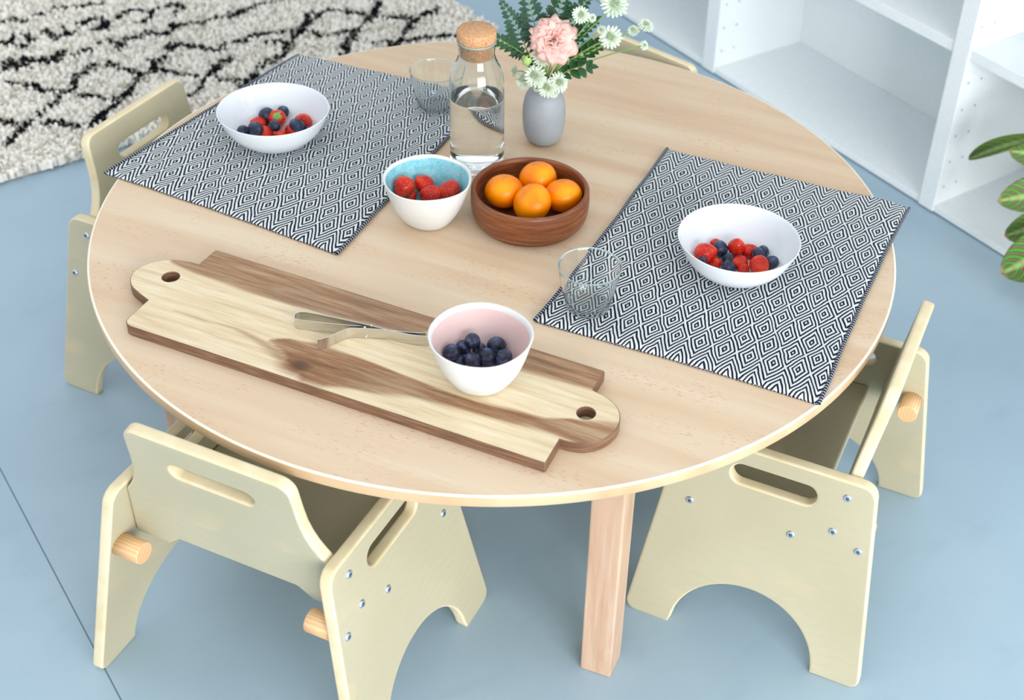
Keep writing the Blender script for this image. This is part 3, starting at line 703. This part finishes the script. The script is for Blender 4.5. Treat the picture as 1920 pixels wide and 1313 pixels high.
G = {
'L': ('in the left white bowl', [
 (-.5089, 1.9231, .4855, .0131, 's', 'strawberry at the right rear of the pile'), (-.5798, 1.9174, .4795, .0113, 's', 'half-hidden strawberry at the left rear, behind two blueberries'),
 (-.5716, 1.9357, .4860, .0123, 'b', 'large blueberry at the rear left of the pile'), (-.5473, 1.9485, .4875, .0092, 'b', 'small blueberry furthest back in the pile'),
 (-.5841, 1.8838, .4750, .0078, 'b', 'blueberry lowest at the front left, just over the rim'), (-.5611, 1.8893, .4770, .0112, 's', 'strawberry at the front left of the pile'),
 (-.5371, 1.8864, .4765, .0104, 's', 'strawberry nearest the front rim, cut off by it'), (-.5223, 1.9056, .4775, .0117, 's', 'bright strawberry at the front right of the pile'),
 (-.4987, 1.9061, .4795, .0069, 'b', 'tiny blueberry at the far right of the pile'), (-.5963, 1.8829, .4840, .0095, 'b', 'leftmost blueberry'),
 (-.5761, 1.8846, .4900, .0112, 'b', 'big dark blueberry second from the left'), (-.5515, 1.9255, .4880, .0131, 'S', 'strawberry with its green star calyx up, topmost'),
 (-.5124, 1.8986, .4935, .0108, 'b', 'oval blueberry lying against the right rear strawberry'), (-.5491, 1.8995, .4890, .0087, 'b', 'blueberry in the middle, in front of the calyx strawberry')]),
'R': ('in the right white bowl', [
 (.1606, 1.6540, .4810, .0071, 's', 'small strawberry tip peeping out behind the rear left blueberry'), (.2095, 1.6431, .4780, .0110, 's', 'strawberry at the rear right of the pile'),
 (.1421, 1.6198, .4860, .0140, 's', 'large strawberry at the far left'), (.1593, 1.6117, .4750, .0085, 's', 'small strawberry at the front left, at the rim'),
 (.1964, 1.6158, .4760, .0101, 's', 'strawberry in the middle of the pile'), (.2297, 1.6404, .4815, .0082, 'b', 'small blueberry at the rear right'),
 (.2401, 1.6110, .4840, .0097, 'b', 'rightmost blueberry'), (.2219, 1.6020, .4840, .0131, 's', 'big pointed strawberry at the front right'),
 (.1999, 1.6001, .4760, .0077, 's', 'small strawberry at the front middle, cut off by the rim'), (.1787, 1.6024, .4755, .0097, 'b', 'blueberry at the front middle, lowest of the three left ones'),
 (.1395, 1.6020, .4850, .0062, 'b', 'tiny blueberry at the front left rim'), (.1905, 1.6419, .4850, .0118, 's', 'orange-red upright strawberry at the rear middle'),
 (.2219, 1.6274, .4855, .0093, 'b', 'blueberry between the rear and front right strawberries'), (.1796, 1.6241, .4750, .0090, 'b', 'blueberry with its crown showing, in the middle left'),
 (.1667, 1.6393, .4830, .0110, 'b', 'large shiny blueberry highest at the left rear')]),
'P': ('in the pink bowl', [
 (-.1571, 1.3247, .4895, .0082, 'b', 'blueberry at the front middle, cut off by the rim'), (-.1249, 1.3306, .4935, .0089, 'b', 'blueberry at the front right rim'),
 (-.1783, 1.3255, .4950, .0089, 'b', 'blueberry at the front left rim'), (-.1551, 1.3496, .4980, .0083, 'b', 'half-hidden blueberry in the centre'),
 (-.1607, 1.3215, .5050, .0095, 'b', 'dark blueberry in the front row left of centre'), (-.1208, 1.3257, .5090, .0095, 'b', 'rightmost blueberry'),
 (-.1753, 1.3440, .5050, .0089, 'b', 'blueberry second from the left'), (-.1633, 1.3445, .5165, .0092, 'b', 'blueberry furthest back, topmost of the left cluster'),
 (-.1879, 1.3260, .5105, .0098, 'b', 'leftmost blueberry'), (-.1332, 1.3494, .5080, .0110, 'b', 'large blueberry at the right rear'),
 (-.1434, 1.3344, .5000, .0109, 'b', 'large blueberry right of centre with its crown to the front')]),
'B': ('in the turquoise bowl', [
 (-.3020, 1.7188, .4875, .0105, 's', 'dark strawberry at the front left, mostly hidden'), (-.2815, 1.7372, .4975, .0130, 's', 'strawberry at the rear middle'),
 (-.2395, 1.7208, .5015, .0145, 's', 'deep red strawberry at the right'), (-.2703, 1.7154, .4940, .0145, 's', 'seedy orange-red strawberry at the front middle'),
 (-.3091, 1.7140, .5080, .0144, 'S', 'heart-shaped strawberry at the left')])}
GN = {'L': 'berries in the left white bowl', 'R': 'berries in the right white bowl', 'P': 'blueberries in the pink bowl', 'B': 'strawberries in the turquoise bowl'}
random.seed(21)
for k, (where, items) in G.items():
    for (x, y, z, r, kind, lab) in items:
        ax = None
        if kind == 'S' and k == 'B': ax = (.3, .9, .5)
        if 'upright' in lab: ax = (.1, .3, -1)
        fruit(kind, (x, y, z), r, lab + ' ' + where, GN[k], axis=ax or ((.2, -.75, .6) if 'crown' in lab else None))
def mandarin_me(seed):
    bm = bmesh.new(); bmesh.ops.create_uvsphere(bm, u_segments=48, v_segments=32, radius=1)
    for v in bm.verts:
        t = math.acos(max(-1, min(1, v.co.z))); v.co.z *= .86; d = math.exp(-(t / .22) ** 2); v.co.z -= .08 * d
        v.co *= 1 + .012 * noise.noise(v.co * 1.2 + Vector((seed, 0, 0)))
    for f in bm.faces: f.smooth = True
    me = bpy.data.meshes.new('mandarin'); bm.to_mesh(me); bm.free(); me.materials.append(M_peel); return me
sc_me = lathe([(0, .02), (.035, .018), (.06, .0), (.05, -.03)], 12, [M_scar], None, 'stem_scar')
for i, (x, y, z, r, ax, lab) in enumerate([
    (-.1603, 1.7305, .5000, .0296, (-.05, .25, 1), 'leftmost mandarin in the wooden bowl'), (-.1124, 1.7688, .5035, .0292, (-.25, .2, 1), 'mandarin furthest back in the wooden bowl'),
    (-.0707, 1.7304, .4990, .0292, (-.15, .3, 1), 'rightmost mandarin in the wooden bowl'), (-.1151, 1.6975, .5035, .0300, (-.62, -.3, .72), 'front mandarin in the wooden bowl with a green stem button')]):
    o = link('mandarin', mandarin_me(i), None, (x, y, z)); o.rotation_euler = Vector(ax).to_track_quat('Z', 'Y').to_euler(); o.scale = (r,) * 3
    tag(o, lab, 'mandarin', 'mandarins in the wooden bowl'); link('stem_scar', sc_me, o, (0, 0, .785))

# ------------------------------------------------------------------ glassware
def lipglass():  # aqua glass tint, with the sky's bright reflection put into the lip colour
    n = NT('aqua_lip_painted_sheen'); f = n.noise(n.coord(), 40, 1); c = n.mix(f, lin('#c4e6ea'), lin('#d8f0f2'))
    return n.out(c, .06, Transmission_Weight=.55, IOR=1.45)
M_lip = lipglass()
def tumbler(loc, lab):
    out = [(0, 0), (.024, 0), (.0285, .0012), (.0305, .0045), (.0345, .022), (.0405, .051), (.0436, .0680), (.0444, .0703), (.0440, .0712), (.0431, .0712), (.0424, .0703)]
    inn = [(.0416, .0680), (.0384, .051), (.0322, .022), (.0285, .0110), (.0240, .0085), (0, .0080)]
    pf_ = smoothprof(out, 3) + smoothprof(inn, 3); sg = [1 if min(pf_[i][1], pf_[i+1][1]) > .0695 else 0 for i in range(len(pf_) - 1)]
    me = lathe(pf_, 96, [M_glass, M_lip], sg, 'drinking_glass')
    return tag(link('drinking_glass', me, None, loc), lab, 'glass', 'empty tumblers')
tumbler((-.021, 1.498, TZ + .0062), 'empty clear tumbler on the near corner of the right cloth')
tumbler((-.306, 2.036, TZ + .0062), 'empty clear tumbler on the left cloth behind the water carafe')
cf = empty('water_carafe', (-.2175, 1.872, TZ + .0003), 0, 'clear glass carafe half filled with water and stoppered with cork', 'carafe')
go = [(0, 0), (.037, 0), (.0412, .002), (.0428, .006), (.0432, .03), (.0432, .10), (.0430, .140), (.0418, .155), (.0380, .170), (.0325, .181), (.0290, .190), (.0280, .197), (.0286, .206), (.0300, .214), (.0306, .2165), (.0300, .2180), (.0288, .2172)]
gi = [(.0278, .2120), (.0266, .204), (.0262, .197), (.0272, .189), (.0308, .179), (.0364, .1685), (.0400, .154), (.0411, .140), (.0413, .1222)]
link('glass_body', lathe_open(smoothprof(go, 3) + smoothprof(gi, 3), 96, [M_glass, M_lip], 'glass_body'), cf)
for p in cf.children[0].data.polygons:
    if p.center.z > .2155: p.material_index = 1
wt = smoothprof([(0, .0165), (.02, .016), (.036, .0175), (.0405, .021), (.0413, .03), (.0413, .10), (.0413, .1222)], 3)
link('water', lathe(wt + [(.0409, .1219), (.040, .1217), (0, .1217)], 96, [M_wside, M_water], [0] * (len(wt) - 1) + [1] * 3, 'water'), cf)
ck = [(0, .190), (.0225, .190), (.0252, .192), (.0266, .2120), (.0292, .2185), (.0303, .222), (.0303, .233), (.0285, .2355), (0, .2355)]
link('cork_stopper', lathe(ck, 48, [M_cork], None, 'cork_stopper'), cf)

# ------------------------------------------------------------------ tongs
tg = empty('serving_tongs', (-.35, 1.39, BT), 0, 'stainless steel serving tongs lying on the board beside the pink bowl', 'tongs')
def strip(pts, h, th=.0011, z0=.0005, hf=None):
    vs, fs = [], []; n = len(pts)
    P3 = [Vector((p[0] + .35, p[1] - 1.39, 0)) for p in pts]
    for i, p in enumerate(P3):
        t = (P3[min(i+1, n-1)] - P3[max(i-1, 0)]).normalized(); s = Vector((-t.y, t.x, 0)) * th / 2
        q = i / (n - 1); hh = h * (hf(q) if hf else 1); zb = z0 + (h - hh) / 2
        for a, b in ((s, zb), (s, zb + hh), (-s, zb + hh), (-s, zb)): vs.append(p + a + Vector((0, 0, b)))
    for i in range(n - 1):
        for k in range(4): fs.append((i*4+k, i*4+(k+1) % 4, (i+1)*4+(k+1) % 4, (i+1)*4+k))
    fs += [(3, 2, 1, 0), tuple((n-1)*4+k for k in range(4))]
    me = mesh('strip', vs, fs, [M_steel], smooth=False)
    bm = bmesh.new(); bm.from_mesh(me); bmesh.ops.recalc_face_normals(bm, faces=bm.faces); bm.to_mesh(me); bm.free(); return me
def cr(pts, sub=5):
    P = [pts[0]] + pts + [pts[-1]]; o = []
    for i in range(1, len(P) - 2):
        for k in range(sub):
            t = k / sub; o.append(tuple(.5 * (2*P[i][c] + (P[i+1][c]-P[i-1][c])*t + (2*P[i-1][c]-5*P[i][c]+4*P[i+1][c]-P[i+2][c])*t*t + (3*P[i][c]-P[i-1][c]-3*P[i+1][c]+P[i+2][c])*t**3) for c in (0, 1)))
    return o + [pts[-1]]
TA = [(-.2260, 1.3775), (-.2520, 1.3800), (-.2889, 1.3885), (-.3116, 1.3950), (-.3523, 1.4045), (-.3871, 1.4117), (-.4005, 1.4121), (-.4062, 1.4080), (-.4066, 1.4020), (-.4023, 1.3962), (-.3831, 1.3941), (-.3493, 1.3915), (-.3160, 1.3905)]
link('handle_loop', strip(cr(TA), .0155), tg)
TBp = [(-.3667, 1.3568), (-.3607, 1.3592), (-.3513, 1.3663), (-.3403, 1.3771), (-.3298, 1.3845), (-.3101, 1.3862), (-.2827, 1.3862), (-.2604, 1.3846), (-.2400, 1.3840), (-.2280, 1.3870)]
link('gripping_arm', strip(cr(TBp), .0150, .0012, .0008), tg)
for (x, y, z) in ((-.3105, 1.3885, .0165), (-.3030, 1.3935, .0165), (-.3095, 1.3853, .003)):
    me = lathe([(0, .0014), (.0016, .0011), (.0022, 0), (0, -.001)], 12, [M_steel], None, 'rivet'); link('rivet', me, tg, (x + .35, y - 1.39, z - .0008))

# ------------------------------------------------------------------ vase and flowers
VX = Vector((-.117, 1.957, TZ))
vp = [(0, 0), (.016, 0), (.0215, .0015), (.0285, .009), (.0335, .024), (.0352, .044), (.0350, .064), (.0315, .083), (.0245, .095), (.0180, .1000), (.0158, .1025), (.0150, .1040), (.0136, .1035), (.0130, .100), (.0150, .094), (.024, .085), (.028, .06), (.025, .02), (0, .010)]
tag(link('bud_vase', lathe(smoothprof(vp, 3), 64, [M_vase], None, 'bud_vase'), None, VX + Vector((0, 0, .0002))), 'small rounded matt grey vase holding the flowers', 'vase')
mouth = VX + Vector((0, 0, .104))
def stem_to(head, root, r=.0011, sag=.35, rb=None):
    h, rt = Vector(head), Vector(root)
    bmk = Vector((rb or 0, 0, 0)) + Vector((0.004 * random.uniform(-1, 1), .004 * random.uniform(-1, 1), 0))
    a = mouth + Vector((random.uniform(-.007, .007), random.uniform(-.007, .007), -.055)); m = mouth + bmk + (h - mouth) * .25 + Vector((0, 0, .012))
    pts = [a, mouth + Vector(((h.x - mouth.x) * .05, (h.y - mouth.y) * .05, 0))] + bez(mouth + Vector(((h.x - mouth.x) * .05, (h.y - mouth.y) * .05, .001)), m + Vector((0, 0, .01)), h, 9)[1:]
    pts = [p - rt for p in pts]; return tube(pts, r, 7)
def astrantia_me(seed, n=18):
    random.seed(seed); mb = MB()
    for layer, (cnt, L0, tilt, wd) in enumerate(((n, 1.12, .18, .135), (n - 3, .95, .42, .12))):
        for k in range(cnt):
            a = 2 * PI * (k + .5 * layer) / cnt + random.uniform(-.05, .05); L = L0 * random.uniform(.93, 1.05)
            d = Vector((math.cos(a), math.sin(a), 0)); s = Vector((-d.y, d.x, 0))
            rows = []
            for (q, ww) in ((.12, .35), (.45, .8), (.75, 1.0), (.92, .6)):
                z = tilt * q + .10 * math.sin(q * PI); rows.append((d * L * q + Vector((0, 0, z - .25)), s * wd * ww))
            v = []
            for c, s_ in rows: v += [c - s_, c - Vector((0, 0, .03)), c + s_]
            v.append(d * L + Vector((0, 0, tilt - .27)))
            f = []
            for r_ in range(3):
                b = r_ * 3; f += [(b, b+1, b+4, b+3), (b+1, b+2, b+5, b+4)]
            f += [(9, 10, 12), (10, 11, 12)]; mb.add((v, f))
    m1 = mb.me('bracts', [M_bract])
    mb = MB()
    for k in range(90):
        t = math.sqrt(random.random()) * .95; a = random.random() * 2 * PI; d = Vector((math.sin(t) * math.cos(a), math.sin(t) * math.sin(a), math.cos(t)))
        p0 = d * .12 - Vector((0, 0, .1)); p1 = d * random.uniform(.42, .62) - Vector((0, 0, .08)); mb.add(tube([p0, p1], .018, 4)); 
        v = [p1 + Vector(q) * .045 for q in ((1, 0, 0), (-.5, .8, 0), (-.5, -.8, 0), (0, 0, 1), (0, 0, -1))]; mb.add((v, [(0, 1, 3), (1, 2, 3), (2, 0, 3), (1, 0, 4), (2, 1, 4), (0, 2, 4)]))
    bmx = bmesh.new(); bmesh.ops.create_uvsphere(bmx, u_segments=12, v_segments=8, radius=.3)
    o = len(mb.v); mb.add(([v.co - Vector((0, 0, .12)) for v in bmx.verts], [tuple(v.index for v in f.verts) for f in bmx.faces])); bmx.free()
    return m1, mb.me('stamens', [M_floret])
AM = [astrantia_me(k) for k in range(3)]
random.seed(5)
AST = [((-.0632, 1.945, .6957), .0120, (.1, -.8, .6), 'astrantia flower just right of the pink bloom, upper one'), ((-.0454, 1.950, .6898), .0062, (.4, -.7, .5), 'small astrantia flower beside the upper right one'),
 ((-.0123, 1.957, .7109), .0185, (.1, -.6, .8), 'large astrantia flower at the top of the bouquet, cut by the frame'), ((-.0304, 1.955, .6681), .0065, (-.3, -.8, .5), 'small green-white bud left of the round right flower'),
 ((-.0151, 1.955, .6568), .0160, (.05, -.85, .5), 'round astrantia flower on the right against the dark floor'), ((.0203, 1.957, .6699), .0085, (-.2, -.5, .8), 'small half-open astrantia left of the rightmost one'),
 ((.0395, 1.960, .6789), .0110, (.3, -.4, .9), 'spiky astrantia flower at the far right before the bookcase'), ((.0388, 1.955, .6464), .0070, (.6, -.6, .4), 'tiny lowest right astrantia on a side stem'),
 ((-.1223, 1.935, .6237), .0125, (-.1, -.8, .6), 'astrantia flower directly under the pink bloom'), ((-.1311, 1.925, .5958), .0155, (-.1, -.85, .5), 'astrantia flower in the middle of the lower left cluster'),
 ((-.1489, 1.930, .5841), .0135, (-.5, -.7, .5), 'astrantia flower at the lower left over the vase'), ((-.1109, 1.922, .5782), .0140, (0, -.9, .45), 'astrantia flower lowest in front over the vase mouth'),
 ((-.0929, 1.932, .5833), .0145, (.5, -.75, .4), 'astrantia flower at the lower right over the vase'), ((-.1654, 1.940, .5943), .0080, (-.8, -.4, .4), 'small astrantia flower at the far left of the lower cluster'),
 ((-.1271, 1.930, .5722), .0065, (-.3, -.9, .3), 'tiny astrantia bud between the two lowest heads'), ((-.1009, 1.928, .5655), .0070, (.2, -.9, .2), 'tiny astrantia bud at the vase lip')]
for (h, r, ax, lab) in AST:
    h = Vector(h); t = empty('astrantia_flower', h, 0, lab, 'flower', 'astrantia flowers in the vase'); q = Vector(ax).to_track_quat('Z', 'Y').to_euler(); m = random.choice(AM)
    for nm, mm in (('bracts', m[0]), ('stamens', m[1])):
        o = link(nm, mm, t, (0, 0, 0), q); o.scale = (r * 1.12,) * 3
    link('stem', mesh('stem', *stem_to(h - Vector(ax).normalized() * r * .3, h, .0010), [M_stem]), t)
# pink double flower
PC = Vector((-.1045, 1.930, .6610)); pf = empty('pink_flower', PC, 0, 'ruffled pale pink double flower at the centre of the bouquet', 'flower')
mb = MB(); random.seed(11)
axp = Vector((-.05, -.72, .69)).normalized(); qm = axp.to_track_quat('Z', 'Y').to_matrix()
def petal_vf(a, L, W_, open_, ruff, seed):
    vs, fs = [], []; nu, nv = 9, 8
    for i in range(nv + 1):
        v = i / nv; wv = W_ * (math.sin(min(1, v * 1.15) * PI * .5) ** .8); th = open_ * v
        for j in range(nu + 1):
            u = (j / nu - .5) * 2; ed = v ** 3
            r_ = .003 + L * math.sin(th) * .9 * v + .0; z = L * (math.cos(th) * v) - .018
            p = Vector((r_, u * wv, z)); p.x -= u * u * wv * .35 * (1 - .3 * v)
            p.x += ruff * ed * math.sin(u * 7 + seed) ; p.z += ruff * ed * math.cos(u * 9 + seed * 2) - .004 * u * u * ed
            vs.append(Matrix.Rotation(a, 3, 'Z') @ p)
    for i in range(nv):
        for j in range(nu): b = i * (nu + 1) + j; fs.append((b, b + 1, b + nu + 2, b + nu + 1))
    return [qm @ p for p in vs], fs
for ring, (cnt, L, W_, op, rf_) in enumerate(((3, .022, .013, .20, .0030), (5, .026, .016, .45, .0036), (5, .031, .020, .78, .0040), (5, .037, .024, 1.08, .0042), (4, .042, .024, 1.38, .0040))):
    for k in range(cnt): mb.add(petal_vf(2 * PI * (k + .37 * ring) / cnt + random.uniform(-.15, .15), L * random.uniform(.9, 1.08), W_ * random.uniform(.9, 1.1), op * random.uniform(.9, 1.1), rf_, random.random() * 6))
po = link('petals', mb.me('petals', [M_petal]), pf)
po.modifiers.new('s', 'SOLIDIFY').thickness = .0005
link('stem', mesh('stem', *stem_to(PC - axp * .018, PC, .0016), [M_stem]), pf)
# green bud
GB = Vector((-.1448, 1.930, .6193)); gb = empty('flower_bud', GB, 0, 'closed lime green bud left of the pink bloom', 'flower bud')
mb = MB()
for k in range(6):
    a = 2 * PI * k / 6; vs, fs = [], []
    for i in range(7):
        v = i / 6; r_ = .0075 * math.sin(PI * (.12 + .78 * v)) ; z = -.011 + .022 * v
        for j in (-1, 0, 1):
            b = a + j * .62; rr = r_ * (1.06 if j == 0 else .97); vs.append((rr * math.cos(b), rr * math.sin(b), z))
    for i in range(6):
        for j in (0, 1): q = i * 3 + j; fs.append((q, q+1, q+4, q+3))
    mb.add((vs, fs))
ob = link('sepals', mb.me('sepals', [M_bud]), gb, None, (.5, .35, 0)); ob.modifiers.new('s', 'SOLIDIFY').thickness = .0006
link('stem', mesh('stem', *stem_to(GB - Vector((0, -.003, .010)), GB, .0012), [M_stem]), gb)
# leaf sprigs
def leaflet(p, d, up, L, W_, fold=.25, droop=.15):
    d = d.normalized(); s = d.cross(up)
    s = s.normalized() if s.length > .01 else Vector((1, 0, 0)); n_ = s.cross(d).normalized(); vs, fs = [], []
    rows = ((0, .02), (.15, .55), (.38, 1.), (.62, .92), (.85, .5), (1, .0))
    for q, w_ in rows:
        c = p + d * L * q - n_ * droop * L * q * q
        vs += [c - s * W_ * w_ + n_ * fold * W_ * w_, c, c + s * W_ * w_ + n_ * fold * W_ * w_]
    for i in range(5):
        b = i * 3; fs += [(b, b+1, b+4, b+3), (b+1, b+2, b+5, b+4)]
    return vs, fs
def sprig(tip, base, kind, lab, n=9, L=.014, W_=.0042, mat=None, bend=(0, 0, .02), npair_from=.35):
    tip, base = Vector(tip), Vector(base); ctrl = (tip + base) / 2 + Vector(bend); path = bez(base, ctrl, tip, 16)
    t = empty('leaf_sprig', base, 0, lab, 'leaves', 'greenery sprigs in the vase')
    full = [mouth + Vector((random.uniform(-.006, .006), random.uniform(-.006, .006), -.05)), mouth + (base - mouth) * .2] if (base - mouth).length > .012 else [mouth + Vector((0.002, .002, -.05))]
    link('stem', mesh('stem', *tube([p - base for p in full + path], .0009, 6, True, lambda q: 1.2 - .7 * q), [M_stem]), t)
    mb = MB(); up = (view * .8 + Vector((0, 0, .6))).normalized()
    for k in range(n):
        q = npair_from + (1 - npair_from) * k / (n - 1) * .97; i = min(15, int(q * 16)); p = path[i].lerp(path[i+1], q * 16 - i); td = (path[i+1] - path[i]).normalized(); sd = td.cross(up).normalized()
        sc = (1 - .55 * abs(q - .55) * 1.6) if kind == 'oval' else (1.15 - .95 * (k / (n - 1)))
        for sg in (-1, 1):
            dd = sd * sg * (.85 if kind == 'oval' else 1.0) + td * (.65 if kind == 'oval' else .45) + Vector([random.uniform(-.12, .12) for _ in range(3)])
            if kind == 'fern':
                LL = L * sc; mb.add(leaflet(p - base, dd, up, LL, W_ * 1.0, .1, .1))
                for z in (.3, .5, .7):
                    for s2 in (-1, 1): mb.add(leaflet(p - base + dd.normalized() * LL * z, (dd.normalized() * .8 + td * s2 * .8), up, LL * .40 * (1.2 - z), W_ * .6, .1, .1))
            else: mb.add(leaflet(p - base, dd, up, L * sc * 1.12, W_ * sc * 1.25))
    mb.add(leaflet(tip - base, (path[-1] - path[-2]), up, L * .8, W_ * .8)); 
    o = link('leaflets', mb.me('leaflets', [mat or M_leaf]), t); 
random.seed(9)
sprig((-.1990, 1.945, .6480), (-.139, 1.945, .612), 'oval', 'leaf sprig reaching left towards the carafe cork', 8, .0170, .0040, M_leaf, (0, 0, .008), .1)
sprig((-.1900, 1.975, .6950), (-.140, 1.962, .602), 'fern', 'serrated fern frond pointing up left', 12, .030, .0040, M_fern, (.004, 0, .006), .12)
sprig((-.1580, 1.985, .7350), (-.125, 1.970, .620), 'fern', 'serrated fern frond rising behind the pink bloom on the left', 12, .029, .0040, M_fern, (-.004, 0, .01), .12)
sprig((-.0880, 1.995, .7350), (-.112, 1.975, .630), 'fern', 'serrated fern frond rising straight behind the pink bloom', 11, .028, .0040, M_leaf, (.004, 0, .01), .15)
sprig((-.0480, 1.985, .7150), (-.104, 1.968, .620), 'fern', 'fern frond leaning up right behind the pink bloom', 11, .028, .0040, M_leaf, (.0, 0, .014), .15)
sprig((-.0280, 1.965, .6420), (-.096, 1.955, .590), 'oval', 'leaf sprig reaching right below the round astrantia', 7, .0200, .0056, M_leaf, (0, 0, .008), .15)
sprig((-.0500, 1.945, .6080), (-.098, 1.945, .585), 'oval', 'lower right leaf sprig with broad oval leaflets', 4, .0240, .0064, M_leaf, (0, 0, .010), .2)
sprig((-.0420, 1.965, .6780), (-.100, 1.960, .610), 'oval', 'leaf sprig between the pink bloom and the upper right astrantias', 7, .0170, .0050, M_leaf, (0, 0, .010), .25)
sprig((-.1370, 1.950, .6050), (-.122, 1.950, .585), 'oval', 'short leaf sprig filling the middle over the vase', 4, .0170, .0050, M_leaf, (0, 0, .004), .2)

# ------------------------------------------------------------------ prayer plant
PP = O + U * 1.12 + V * .125 + Vector((0, 0, .0202))
pp = empty('prayer_plant', PP, 0, 'prayer plant with red-veined green leaves spilling from the bookcase at the right edge', 'plant')
link('pot', lathe([(0, 0), (.055, 0), (.060, .004), (.078, .115), (.082, .118), (.082, .135), (.074, .135), (.070, .112), (0, .112)], 40, [M_pot], None, 'pot'), pp)
link('soil', lathe([(0, .119), (.071, .119), (.071, .113)], 32, [M_soil], None, 'soil'), pp)
def mar_leaf(base, tip, W_, nrm, roll=.0, droop=.0):
    base, tip = Vector(base), Vector(tip); d = (tip - base); L = d.length; d.normalize(); nrm = Vector(nrm); s = d.cross(nrm).normalized(); n_ = s.cross(d).normalized()
    vs, fs, uv = [], [], []; nu, nv = 12, 18
    for i in range(nv + 1):
        v = i / nv; w_ = W_ * max(0, math.sin(PI * min(1, v * .97 + .03) ** .85)) ** .62
        c = base + d * L * v + n_ * (droop * math.sin(PI * v))
        for j in range(nu + 1):
            u = (j / nu - .5) * 2
            if roll > .01: a = u * roll; off = s * (w_ / roll) * math.sin(a) + n_ * (w_ / roll) * (1 - math.cos(a))
            else: off = s * w_ * u
            vs.append(c + off - PP); uv.append((u, v))
    for i in range(nv):
        for j in range(nu): b = i * (nu + 1) + j; fs.append((b, b+1, b+nu+2, b+nu+1))
    me = mesh('leaf', vs, fs, [M_maranta]); l_ = me.uv_layers.new(name='UVMap')
    for lp in me.loops: l_.data[lp.index].uv = uv[lp.vertex_index]
    o = link('leaf', me, pp); o.modifiers.new('s', 'SOLIDIFY').thickness = .0006
    top = PP + Vector((random.uniform(-.02, .02), random.uniform(-.02, .02), .12))
    st = bez(top, (top + base) / 2 + Vector((0, 0, .10)), base, 10); link('stalk', mesh('stalk', *tube([p - PP for p in st], .0016, 6), [M_stem]), pp)
tocam = (CAMPOS - Vector((.8, 2.4, .2))).normalized()
random.seed(4)
mar_leaf((.838, 2.375, .298), (.742, 2.462, .187), .030, tocam + Vector((0, 0, .3)), 1.9, .012)
mar_leaf((.900, 2.340, .262), (.792, 2.375, .262), .038, tocam + Vector((.1, 0, .5)), .5, .012)
mar_leaf((.905, 2.320, .205), (.782, 2.335, .168), .042, tocam + Vector((.2, 0, .4)), .7, .012)
mar_leaf((.900, 2.290, .170), (.803, 2.300, .108), .038, tocam + Vector((.4, 0, .1)), .8, .012)
mar_leaf((.915, 2.225, .165), (.800, 2.250, .050), .054, tocam + Vector((.2, 0, .2)), .7, .014)
mar_leaf((.99, 2.30, .30), (.93, 2.38, .42), .045, tocam, .4, .01)
mar_leaf((1.02, 2.25, .28), (1.10, 2.20, .38), .045, tocam, .4, .01)
